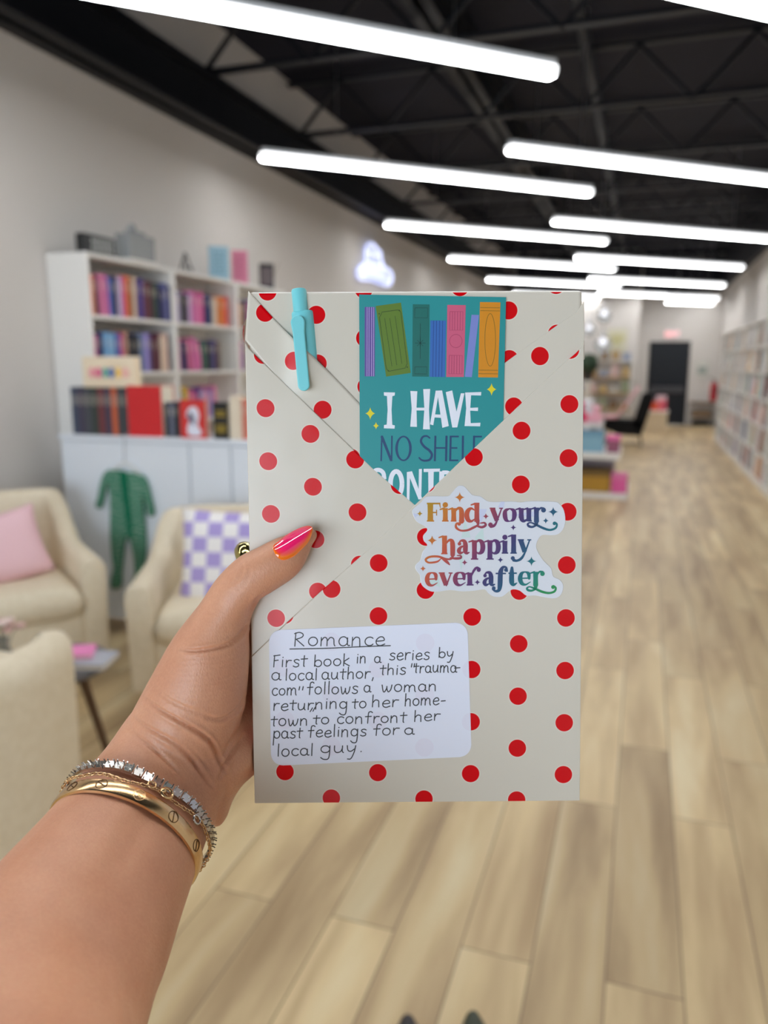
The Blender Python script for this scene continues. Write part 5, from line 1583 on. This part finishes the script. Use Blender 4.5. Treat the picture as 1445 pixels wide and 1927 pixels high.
arm_st = [((-330, 2150), (230, 2640), 0.205, 0.037), ((-150, 1800), (216, 2150), 0.246, 0.033), ((-62, 1690), (268, 1935), 0.2735, 0.031), ((0, 1622), (303, 1838), 0.288, 0.029), ((60, 1562), (336, 1735), 0.3025, 0.027),
          ((110, 1508), (362, 1658), 0.3140, 0.0255), ((150, 1464), (386, 1588), 0.3235, 0.0248), ((180, 1433), (405, 1546), 0.331, 0.0252), ((207, 1400), (424, 1502), 0.337, 0.025), ((240, 1352), (444, 1464), 0.343, 0.0235), ((290, 1290), (470, 1430), 0.351, 0.020), ((345, 1215), (500, 1390), 0.360, 0.0155), ((410, 1165), (540, 1350), 0.368, 0.012), ((445, 1130), (560, 1320), 0.372, 0.0105)]
thumb_st = [((232, 1372), (420, 1442), 0.340, 0.021), ((266, 1308), (440, 1395), 0.3375, 0.0215), ((297, 1251), (460, 1325), 0.335, 0.0205), ((325, 1202), (468, 1240), 0.3335, 0.0185), ((350, 1168), (469, 1176), 0.3325, 0.016), ((377, 1134), (492, 1124), 0.3305, 0.0135), ((408, 1088), (521, 1108), 0.3285, 0.0120), ((448, 1049), (549, 1090), 0.3278, 0.0112), ((483, 1031), (568, 1070), 0.3278, 0.0104), ((513, 1016), (580, 1046), 0.3282, 0.0090), ((544, 1004), (588, 1024), 0.3286, 0.0068)]
# the forearm runs back towards the shoulder: its depth shrinks along the picture of its axis
_mid = [np.add(a[0], a[1]) / 2 for a in arm_st]
for i in range(5, -1, -1):
    dd = arm_st[i + 1][2] * math.exp(-0.97 * float(np.hypot(*(_mid[i] - _mid[i + 1]))) / FPX)
    arm_st[i] = (arm_st[i][0], arm_st[i][1], dd, arm_st[i][3])
hm = MB()
loft(hm, stations(arm_st), n=36)
loft(hm, stations(thumb_st), n=28)
# heel of the palm and the pad beyond the book's edge
loft(hm, stations([((395, 1500), (436, 1505), 0.340, 0.012), ((395, 1440), (458, 1476), 0.347, 0.017), ((415, 1385), (486, 1448), 0.355, 0.017), ((440, 1320), (520, 1380), 0.366, 0.014)]), n=20)
# web between the thumb and the index finger
loft(hm, stations([((345, 1215), (430, 1230), 0.345, 0.013), ((390, 1168), (470, 1180), 0.352, 0.011), ((430, 1130), (490, 1140), 0.362, 0.009)]), n=20)
# four fingers behind the parcel: knuckle, joints, tip
back = d_top + BT + 0.012
fingers = [[(462, 1102, .371, .0100), (492, 1074, .372, .0094), (560, 1045, .3705, .0086), (650, 1035, .3695, .0080), (720, 1034, .3680, .0070)],
           [(460, 1150, .372, .0108), (540, 1125, .373, .0098), (640, 1108, .3725, .0088), (740, 1102, .3715, .0082), (812, 1104, .3700, .0070)],
           [(485, 1215, .374, .0106), (565, 1195, .375, .0094), (655, 1185, .3745, .0084), (745, 1184, .3735, .0078), (805, 1188, .3720, .0068)],
           [(505, 1285, .375, .0098), (575, 1272, .376, .0084), (640, 1268, .3755, .0074), (705, 1270, .3745, .0068), (748, 1274, .3735, .0060)]]
for f in fingers:
    st_ = []
    for i, (u, v, d, r) in enumerate(f):
        a = f[max(i - 1, 0)]; b = f[min(i + 1, len(f) - 1)]
        dx, dy = b[0] - a[0], b[1] - a[1]; L = math.hypot(dx, dy); rp = r * FPX / d
        st_.append(((u + dy / L * rp, v - dx / L * rp), (u - dy / L * rp, v + dx / L * rp), d, r))
    loft(hm, stations(st_), n=18)
bmesh.ops.recalc_face_normals(hm.bm, faces=hm.bm.faces)
raw = hm.mesh('hand_raw', [])
tmp = bpy.data.objects.new('hand_raw', raw); COL.objects.link(tmp)
md = tmp.modifiers.new('remesh', 'REMESH'); md.mode = 'VOXEL'; md.voxel_size = 0.00085; md.adaptivity = 0
dg = bpy.context.evaluated_depsgraph_get()
hme = bpy.data.meshes.new_from_object(tmp.evaluated_get(dg))
bpy.data.objects.remove(tmp)
nv = len(hme.vertices)
co = np.empty(nv * 3); hme.vertices.foreach_get('co', co); co = co.reshape(-1, 3)
ne = len(hme.edges); ed = np.empty(ne * 2, int); hme.edges.foreach_get('vertices', ed); ed = ed.reshape(-1, 2)
deg = np.bincount(ed.ravel(), minlength=nv).astype(float)[:, None]


def smooth(p, it, lam=0.5):
    for _ in range(it):
        acc = np.zeros_like(p)
        np.add.at(acc, ed[:, 0], p[ed[:, 1]]); np.add.at(acc, ed[:, 1], p[ed[:, 0]])
        p = p + lam * (acc / deg - p)
    return p


def taubin(p, it):
    for _ in range(it):
        p = smooth(p, 1, 0.55); p = smooth(p, 1, -0.57)
    return p


co = smooth(co, 6)
co = taubin(co, 25)
# the parcel presses into the hand: nothing of the hand inside it
BMi = np.array(BMAT.inverted())


def push_out(p):
    q = p @ BMi[:3, :3].T + BMi[:3, 3]
    g = 0.0005
    inside = (np.abs(q[:, 0]) < hw + g) & (q[:, 1] > 0) & (q[:, 1] < BHT) & (q[:, 2] < 0.0016) & (q[:, 2] > -BT - g)
    dF = 0.0016 - q[:, 2]; dB = q[:, 2] + BT + g; dL = q[:, 0] + hw + g
    m = np.minimum(np.minimum(dF, dB), dL)
    f = inside & (dF == m); b = inside & (dB == m) & ~f; lft = inside & ~f & ~b
    q[f, 2] = 0.0016; q[b, 2] = -BT - g; q[lft, 0] = -hw - g
    R = np.array(BMAT)
    return q @ R[:3, :3].T + R[:3, 3]


co = push_out(co)
hme.vertices.foreach_set('co', co.ravel()); hme.update()


def vnormals():
    n = np.empty(nv * 3); hme.vertices.foreach_get('normal', n)
    return n.reshape(-1, 3)


nrm = vnormals()
uvd = project(co)
facing = ((co - CAM_POS) * nrm).sum(1) < 0            # the side turned to the camera
tri_depth = uvd[:, 2]


def crease(pts, w, depth, ridge=0.35, taper=True):
    """press a fold into the skin along a line seen on the camera side"""
    line = np.array(catmull(pts, 10)); N = len(line)
    d = np.full(nv, 1e9); tpar = np.zeros(nv)
    sel = np.where(facing & (uvd[:, 0] > line[:, 0].min() - 40) & (uvd[:, 0] < line[:, 0].max() + 40) & (uvd[:, 1] > line[:, 1].min() - 40) & (uvd[:, 1] < line[:, 1].max() + 40) & (uvd[:, 2] < 0.362))[0]
    P = uvd[sel, :2]
    for i in range(N - 1):
        a, b = line[i], line[i + 1]; ab = b - a; L2 = ab.dot(ab) + 1e-9
        t = np.clip(((P - a) @ ab) / L2, 0, 1)
        dd = np.linalg.norm(P - (a + t[:, None] * ab), axis=1)
        m = dd < d[sel]
        d[sel[m]] = dd[m]; tpar[sel[m]] = (i + t[m]) / (N - 1)
    s = np.where(d < 60)[0]
    fade = np.sin(np.pi * np.clip(tpar[s] * 0.92 + 0.04, 0, 1)) ** 0.6 if taper else 1.0
    prof = -np.exp(-(d[s] / w) ** 2) + ridge * np.exp(-((d[s] - 2.3 * w) / (1.2 * w)) ** 2)
    co[s] += nrm[s] * (prof * depth * fade)[:, None]


CREASES = [
    ([(338, 1222), (360, 1225), (390, 1222), (425, 1213), (449, 1197), (466, 1176)], 2.8, 0.0018),
    ([(276, 1318), (303, 1337), (340, 1358), (374, 1378), (399, 1400), (413, 1432), (425, 1452)], 3.2, 0.0020),
    ([(253, 1355), (293, 1378), (331, 1400), (362, 1430), (384, 1461), (399, 1478)], 3.4, 0.0015),
    ([(243, 1375), (280, 1402), (318, 1436), (345, 1470)], 3.2, 0.0010),
    ([(387, 1350), (418, 1353), (446, 1336), (460, 1310)], 2.8, 0.0013),
    ([(459, 1384), (441, 1411), (424, 1437), (414, 1462)], 3.0, 0.0016),
    ([(448, 1370), (436, 1392), (420, 1420)], 3.0, 0.0006),
    ([(285, 1290), (320, 1318), (365, 1338), (400, 1350)], 3.2, 0.0006),
    ([(330, 1390), (365, 1415), (392, 1444)], 3.0, 0.0005),
    ([(440, 1100), (452, 1085), (458, 1068), (452, 1052)], 2.4, 0.0004),
    ([(446, 1108), (464, 1094), (470, 1074), (464, 1050)], 2.2, 0.0003),
    ([(500, 1118), (486, 1126), (474, 1142)], 3.0, 0.0006),
]
for c, w, dpt in CREASES:
    crease(c, w, dpt)
# fine parallel lines over the ball of the thumb
for k in range(9):
    y0 = 1236 + 10 * k
    crease([(330 - 3 * k, y0 + 6), (370, y0 + 2), (415, y0 - 2), (450, y0 - 12)], 1.8, 0.00016, 0.2)
# long soft hollow between the two tendons of the wrist
crease([(300, 1500), (260, 1570), (200, 1660)], 22, 0.0008, 0.2)
co = smooth(co, 1, 0.35)
co = push_out(co)
hme.vertices.foreach_set('co', co.ravel()); hme.update()
hme.polygons.foreach_set('use_smooth', [True] * len(hme.polygons))


def skin_material():
    m = mat('skin', rough=0.42, spec=0.42, Subsurface_Weight=0.12, Subsurface_Scale=0.3)
    n, l, b = nodes(m)
    b.inputs['Subsurface Radius'].default_value = (0.012, 0.005, 0.003)
    tc = n.new('ShaderNodeTexCoord')
    n1 = n.new('ShaderNodeTexNoise'); n1.inputs['Scale'].default_value = 26; n1.inputs['Detail'].default_value = 4
    r1 = n.new('ShaderNodeValToRGB'); r1.color_ramp.elements[0].position = 0.36; r1.color_ramp.elements[0].color = rgb(200, 140, 108)
    r1.color_ramp.elements[1].position = 0.66; r1.color_ramp.elements[1].color = rgb(216, 158, 124)
    n2 = n.new('ShaderNodeTexNoise'); n2.inputs['Scale'].default_value = 900; n2.inputs['Detail'].default_value = 2
    mx = n.new('ShaderNodeMixRGB'); mx.blend_type = 'OVERLAY'; mx.inputs[0].default_value = 0.12
    l.new(tc.outputs['Object'], n1.inputs['Vector']); l.new(tc.outputs['Object'], n2.inputs['Vector'])
    l.new(n1.outputs[0], r1.inputs[0]); l.new(r1.outputs[0], mx.inputs[1]); l.new(n2.outputs[0], mx.inputs[2]); l.new(mx.outputs[0], b.inputs['Base Color'])
    vo = n.new('ShaderNodeTexVoronoi'); vo.inputs['Scale'].default_value = 1400
    mpn = n.new('ShaderNodeMapping'); mpn.inputs['Scale'].default_value = (1, 1, 0.55); mpn.inputs['Rotation'].default_value = (0.4, 0.2, 0.7)
    l.new(tc.outputs['Object'], mpn.inputs[0]); l.new(mpn.outputs[0], vo.inputs['Vector'])
    bp = n.new('ShaderNodeBump'); bp.inputs['Strength'].default_value = 0.22; bp.inputs['Distance'].default_value = 0.0004
    l.new(vo.outputs['Distance'], bp.inputs['Height']); l.new(bp.outputs[0], b.inputs['Normal'])
    return m


hme.materials.append(skin_material())
person = bpy.data.objects.new('person', hme); COL.objects.link(person)
recentre(person, tuple(cam_point(269, 1526, 0.3235)))
tag(person, 'bare left forearm and hand holding up the dotted parcel, thumb across its front', 'person')
wrist = Vector(person.location)

# ---- surface lookup on the camera side of the arm
from mathutils.bvhtree import BVHTree
bvh = BVHTree.FromPolygons([tuple(p) for p in co], [tuple(p.vertices) for p in hme.polygons])


def skin_hit(u, v):
    h = bvh.ray_cast(Vector(CAM_POS), Vector(ray(u, v)).normalized())
    return h[0], h[1]


# ---- almond thumb nail
c7 = lambda x, y: (440 + x / 6.02, 960 + y / 6.02)
base_n, tip_n = np.array(c7(470, 470)), np.array(c7(893, 188))
upper = [c7(*p) for p in [(440, 430), (450, 390), (500, 350), (560, 300), (650, 240), (740, 196), (820, 173), (870, 177), (893, 192)]]
lower = [c7(*p) for p in [(440, 432), (465, 500), (510, 553), (560, 572), (620, 560), (690, 525), (760, 460), (830, 390), (870, 320), (892, 250), (895, 196)]]
def resample(pts, n):
    q = np.array(catmull(pts, 8)); d = np.r_[0, np.cumsum(np.linalg.norm(np.diff(q, axis=0), axis=1))]
    return np.stack([np.interp(np.linspace(0, d[-1], n), d, q[:, k]) for k in range(2)], 1)
U_, L_ = resample(upper, 29), resample(lower, 29)
nb = MB(); uvl = nb.bm.loops.layers.uv.new('uv')
rows_, rhs_ = [], []
def nail_terms(p):
    x, y = (p[0] - 550) / 50, (p[1] - 1020) / 50
    return [1, x, y, x * x, x * y, y * y]
for i in range(0, 27, 2):
    for j in range(1, 14, 2):
        p = U_[i] * (1 - j / 14) + L_[i] * (j / 14)
        hh = skin_hit(*p)[0]
        if hh is not None:
            dz = float((np.array(hh) - CAM_POS).dot(c_fwd))
            if dz < 0.3335: rows_.append(nail_terms(p)); rhs_.append(dz)
rows_, rhs_ = np.array(rows_), np.array(rhs_)
fit = np.linalg.lstsq(rows_, rhs_, rcond=None)[0]
lift = float(np.percentile(rows_ @ fit - rhs_, 97)) + 0.0007
G = []
for i in range(29):
    row = []
    for j in range(15):
        t = j / 14; p = U_[i] * (1 - t) + L_[i] * t; s = i / 28
        x = 2 * t - 1
        depth = float(np.dot(nail_terms(p), fit)) - lift + 0.0006 * x * x - 0.0003
        row.append(nb.bm.verts.new(Vector(cam_point(p[0], p[1], depth))))
    G.append(row)
for i in range(28):
    for j in range(14):
        f = nb.bm.faces.new((G[i][j], G[i + 1][j], G[i + 1][j + 1], G[i][j + 1]))
        for lp, (a, c) in zip(f.loops, ((i, j), (i + 1, j), (i + 1, j + 1), (i, j + 1))):
            lp[uvl].uv = (a / 28, c / 14)
bmesh.ops.remove_doubles(nb.bm, verts=nb.bm.verts, dist=0.00003)


def nail_material():
    m = mat('ombre_nail_polish', rough=0.08, spec=0.6, Coat_Weight=1.0, Coat_Roughness=0.03)
    n, l, b = nodes(m)
    uv = n.new('ShaderNodeUVMap'); uv.uv_map = 'uv'; sp = n.new('ShaderNodeSeparateXYZ'); l.new(uv.outputs[0], sp.inputs[0])
    def mth(op, p, q):
        k = n.new('ShaderNodeMath'); k.operation = op
        for i, v in enumerate((p, q)):
            if hasattr(v, 'is_linked'): l.new(v, k.inputs[i])
            else: k.inputs[i].default_value = v
        return k.outputs[0]
    s = mth('ABSOLUTE', mth('SUBTRACT', mth('MULTIPLY', sp.outputs[0], 2.0), 1.05), 0)
    t = mth('ABSOLUTE', mth('SUBTRACT', mth('MULTIPLY', sp.outputs[1], 2.0), 0.72), 0)
    e = mth('ADD', mth('POWER', s, 3.0), mth('POWER', t, 2.6))
    rp = n.new('ShaderNodeValToRGB'); l.new(e, rp.inputs[0]); l.new(rp.outputs[0], b.inputs['Base Color'])
    cr = rp.color_ramp; cr.elements[0].position = 0.12; cr.elements[0].color = rgb(255, 38, 110); cr.elements[1].position = 1.0; cr.elements[1].color = rgb(255, 120, 0)
    k = cr.elements.new(0.55); k.color = rgb(255, 74, 62)
    return m


nail = nb.build('fingernail', nail_material(), smooth=True)
nail['label'] = 'long almond thumbnail painted hot pink fading to orange at the rim'
md = nail.modifiers.new('solid', 'SOLIDIFY'); md.thickness = 0.0007; md.offset = -1
sd = nail.modifiers.new('sub', 'SUBSURF'); sd.levels = 1; sd.render_levels = 2
nail.parent = person; nail.matrix_parent_inverse = Matrix.Translation(-wrist)

# ------------------------------------------------------------------ jewellery
m_gold = noise_bump(mat('polished_gold', rgb(224, 188, 140), 0.22, 1.0), 220, 0.05, 0.0004)
m_golddark = mat('engraved_gold', rgb(96, 66, 36), 0.4, 0.8)
m_silver = mat('white_gold', rgb(196, 192, 186), 0.2, 1.0)
m_stone = mat('brilliant_stone', rgb(206, 206, 216), 0.05, 0.8, spec=1.0)
ax = stations(arm_st); AX = ax[7][:3] - ax[4][:3]; AX /= np.linalg.norm(AX)      # elbow -> hand


class Ring:
    def __init__(self, pL, pR, depth, b, shift=0.0):
        L, R = cam_point(*pL, depth), cam_point(*pR, depth)
        self.c = (L + R) / 2; w = (R - L) / 2; w = w - AX * w.dot(AX) ; self.a = np.linalg.norm(w); self.w = w / self.a
        self.t = np.cross(AX, self.w)
        if self.t.dot(self.c - CAM_POS) > 0: self.t = -self.t
        self.b = b; self.c = self.c + AX * shift

    def at(self, th, off=0.0, up=0.0):
        """point at angle th (0 on the w side, pi/2 towards the camera), off along the arm, up outwards"""
        x, y = math.cos(th), math.sin(th)
        nn = self.w * x / self.a + self.t * y / self.b; nn /= np.linalg.norm(nn)
        return self.c + self.w * self.a * x + self.t * self.b * y + AX * off + nn * up

    def snug(self, th, off, margin):
        """resting on the skin where the skin stands proud of the ring"""
        P = self.at(th, off, margin); c = self.c + AX * off
        d = P - c; r = np.linalg.norm(d); d /= r
        h = bvh.ray_cast(Vector(c + d * 0.06), Vector(-d), 0.06)
        if h[0] is not None:
            rh = np.linalg.norm(np.array(h[0]) - c) + margin
            if rh > r: return c + d * rh
        return P

    def nearest(self, u, v, off, up):
        ths = np.linspace(-0.5, math.pi + 0.5, 721)
        P = project([self.at(t, off, up) for t in ths])
        return float(ths[np.argmin((P[:, 0] - u) ** 2 + (P[:, 1] - v) ** 2)])


def to_local(o, loc):
    return recentre(o, loc)


_dep = lambda v: float(np.interp(v, [q[1] for q in _mid[3:9]][::-1], [a[2] for a in arm_st[3:9]][::-1]))
RB_ = Ring((105, 1514), (353, 1671), _dep(1591), 0.0276)
band = MB(); N = 160; wd = 0.0066
prof = [(0, 0.0), (0.0003, 0.0010), (0.0010, 0.0014), (wd - 0.0010, 0.0014), (wd - 0.0003, 0.0010), (wd, 0.0), (wd - 0.0008, -0.0002), (0.0008, -0.0002)]
rings = [[band.bm.verts.new(Vector(RB_.at(2 * math.pi * k / N, o_, up))) for o_, up in prof] for k in range(N)]
for k in range(N):
    A, B = rings[k], rings[(k + 1) % N]
    for i in range(8):
        band.bm.faces.new((A[i], A[(i + 1) % 8], B[(i + 1) % 8], B[i]))
bang = thing('bangle', 'gold bangle with engraved screw heads round the wrist, closest to the elbow', 'bracelet', tuple(RB_.c))
def child(o, par):
    o.parent = par; o.matrix_parent_inverse = Matrix.Translation(-Vector(par.location)); return o
child(band.build('band', m_gold, smooth=True, auto=35), bang)
cr6 = lambda x, y: (100 + x / 4.516, 1400 + y / 4.516)
for (x, y), slot in (((155, 345), 0.6), ((412, 325), 0.35), ((725, 455), None), ((985, 660), 1.25), ((1165, 885), 1.05)):
    th0 = RB_.nearest(*cr6(x, y), wd / 2, 0.0014)
    s = MB(); rr_ = 0.0022
    dth = 0.001 / RB_.a
    P0 = RB_.at(th0, wd / 2, 0.00145); tu = RB_.at(th0 + 0.02, wd / 2, 0.00145) - P0; tu /= np.linalg.norm(tu)
    nn = np.cross(tu, AX); nn /= np.linalg.norm(nn)
    if nn.dot(P0 - RB_.c) < 0: nn = -nn
    pt = lambda a, r: Vector(P0 + tu * r * math.cos(a) + AX * r * math.sin(a) - nn * (r * math.cos(a)) ** 2 / (2 * 0.03))
    s.tube([pt(2 * math.pi * k / 28, rr_) for k in range(28)], 0.00018, 6, closed=True)
    if slot is not None:
        s.tube([pt(slot, -rr_ * 0.92), pt(slot, 0.0), pt(slot, rr_ * 0.92)], 0.00020, 6)
    else:
        s.tube([pt(2 * math.pi * k / 20, rr_ * 0.68) for k in range(20)], 0.00012, 5, closed=True)
        for a in (0.3, 1.87):
            s.tube([pt(a, -rr_ * 0.4), pt(a, 0), pt(a, rr_ * 0.4)], 0.00014, 5)
    child(s.build('screw_head', m_golddark if slot is not None else m_gold, smooth=True), bang)

RT_ = Ring((139, 1465), (384, 1613), _dep(1541), 0.0262)
ten = thing('tennis_bracelet', 'silver bracelet of square cut clear stones round the wrist, closest to the palm', 'bracelet', tuple(RT_.c))
NS = 46
stone = MB()
h = 0.00165
lay = [(h * 0.80, 0.0009, 4), (h, 0.0005, 4), (h * 0.98, 0.0001, 4)]
def sq(r, z): return [(r, r * 0.55, z), (r * 0.55, r, z), (-r * 0.55, r, z), (-r, r * 0.55, z), (-r, -r * 0.55, z), (-r * 0.55, -r, z), (r * 0.55, -r, z), (r, -r * 0.55, z)]
VV = [[stone.bm.verts.new(p) for p in sq(r, z)] for r, z in ((0.0004, -0.0011), (h, 0.0), (h * 0.72, 0.0006), (h * 0.36, 0.0009))]
for A, B in zip(VV, VV[1:]):
    for k in range(8):
        f = stone.bm.faces.new((A[k], A[(k + 1) % 8], B[(k + 1) % 8], B[k]))
stone.bm.faces.new(VV[0][::-1]); stone.bm.faces.new(VV[-1])
bmesh.ops.poke(stone.bm, faces=list(stone.bm.faces))
stone_me = stone.mesh('stone', m_stone)
sett = MB()
for k in range(NS):
    th0 = 2 * math.pi * (k + 0.5) / NS
    wob = 0.0007 * math.sin(3 * th0) + 0.0004 * math.sin(7 * th0)
    P0 = RT_.snug(th0, wob, 0.0016); tu = RT_.snug(th0 + 0.06, wob, 0.0016) - RT_.snug(th0 - 0.06, wob, 0.0016); tu /= np.linalg.norm(tu)
    nn = np.cross(tu, AX); nn /= np.linalg.norm(nn)
    if nn.dot(P0 - RT_.c) < 0: nn = -nn
    av = np.cross(nn, tu)
    M = Matrix(((tu[0], av[0], nn[0], P0[0]), (tu[1], av[1], nn[1], P0[1]), (tu[2], av[2], nn[2], P0[2]), (0, 0, 0, 1)))
    so = bpy.data.objects.new('stone', stone_me); COL.objects.link(so)
    so.parent = ten; so.matrix_parent_inverse = Matrix.Translation(-Vector(ten.location)); so.matrix_world = M @ Matrix.Rotation(0.4 * math.sin(k * 5.1), 4, 'X') @ Matrix.Rotation(0.3 * math.sin(k * 3.7), 4, 'Y')
    sett.box((-0.0019, -0.0018, -0.0016), (0.0019, 0.0018, -0.0004), M)
    for sx in (-1, 1):
        for sy in (-1, 1):
            a = M @ Vector((sx * 0.0015, sy * 0.00165, -0.001)); b = M @ Vector((sx * 0.0013, sy * 0.0015, 0.0008))
            sett.tube([a, b], 0.00028, 5)
child(sett.build('setting', m_silver), ten)

RC_ = Ring((120, 1487), (373, 1643), _dep(1566), 0.0272, 0.0024)
chn = MB()
NL = 110
for k in range(NL):
    th0 = 2 * math.pi * k / NL
    wob = 0.0016 * math.sin(2 * th0 + 0.6) + 0.0006 * math.sin(9 * th0)
    P0 = RC_.snug(th0, wob, 0.0009); tu = RC_.snug(th0 + 0.03, wob, 0.0009) - P0; tu /= np.linalg.norm(tu)
    nn = np.cross(tu, AX); nn /= np.linalg.norm(nn); av = np.cross(nn, tu)
    e = nn if k % 2 else av
    chn.tube([Vector(P0 + tu * 0.0012 * math.cos(q) + e * 0.0007 * math.sin(q)) for q in [2 * math.pi * j / 10 for j in range(10)]], 0.00022, 5, closed=True)
chain = chn.build('chain_bracelet', m_gold, smooth=True)
recentre(chain, tuple(RC_.c))
tag(chain, 'fine gold chain bracelet lying between the gold bangle and the stone bracelet', 'bracelet')
for (x, y, sc) in ((815, 400, 1.0), (935, 465, 1.5), (1150, 680, 1.2)):
    th0 = RC_.nearest(*cr6(x, y), 0.002, 0.0015)
    P0 = RC_.snug(th0, 0.0002, 0.0016); tu = RC_.snug(th0 + 0.03, 0.0002, 0.0016) - P0; tu /= np.linalg.norm(tu)
    nn = np.cross(tu, AX); nn /= np.linalg.norm(nn)
    c = MB()
    c.tube([Vector(P0 + tu * 0.0016 * sc * math.cos(q) + AX * 0.0013 * sc * math.sin(q)) for q in [2 * math.pi * j / 14 for j in range(14)]], 0.00042 * sc, 7, closed=True)
    if sc == 1.5: c.ball(tuple(P0 + tu * 0.0016), 0.0012, 10, (1, 1, 1))
    o = c.build('clasp', m_gold if sc > 1.3 or sc == 1.0 else m_silver, smooth=True)
    o.parent = chain; o.matrix_parent_inverse = Matrix.Translation(-Vector(chain.location))

# ring on the index finger, peeping out past the parcel's edge
fd = cam_point(520, 1052, 0.371) - cam_point(446, 1088, 0.3695); fd /= np.linalg.norm(fd)
rc = cam_point(474, 1066, 0.370)
e1_ = np.cross(fd, c_fwd); e1_ /= np.linalg.norm(e1_); e2_ = np.cross(fd, e1_)
rg = MB()
R0 = 0.0102
prof = [(-0.0042, 0), (-0.0036, 0.0012), (-0.0018, 0.0024), (0, 0.0028), (0.0018, 0.0024), (0.0036, 0.0012), (0.0042, 0), (0.003, -0.0006), (-0.003, -0.0006)]
rings = [[rg.bm.verts.new(Vector(rc + fd * s + (e1_ * math.cos(a) + e2_ * math.sin(a)) * (R0 + up))) for s, up in prof] for a in [2 * math.pi * k / 48 for k in range(48)]]
for k in range(48):
    A, B = rings[k], rings[(k + 1) % 48]
    for i in range(9):
        rg.bm.faces.new((A[i], A[(i + 1) % 9], B[(i + 1) % 9], B[i]))
ro = rg.build('finger_ring', mat('antique_gold', rgb(186, 170, 104), 0.12, 1.0), smooth=True)
recentre(ro, tuple(rc))
tag(ro, 'domed gold ring on the index finger, peeping out behind the parcel edge above the thumb', 'ring')
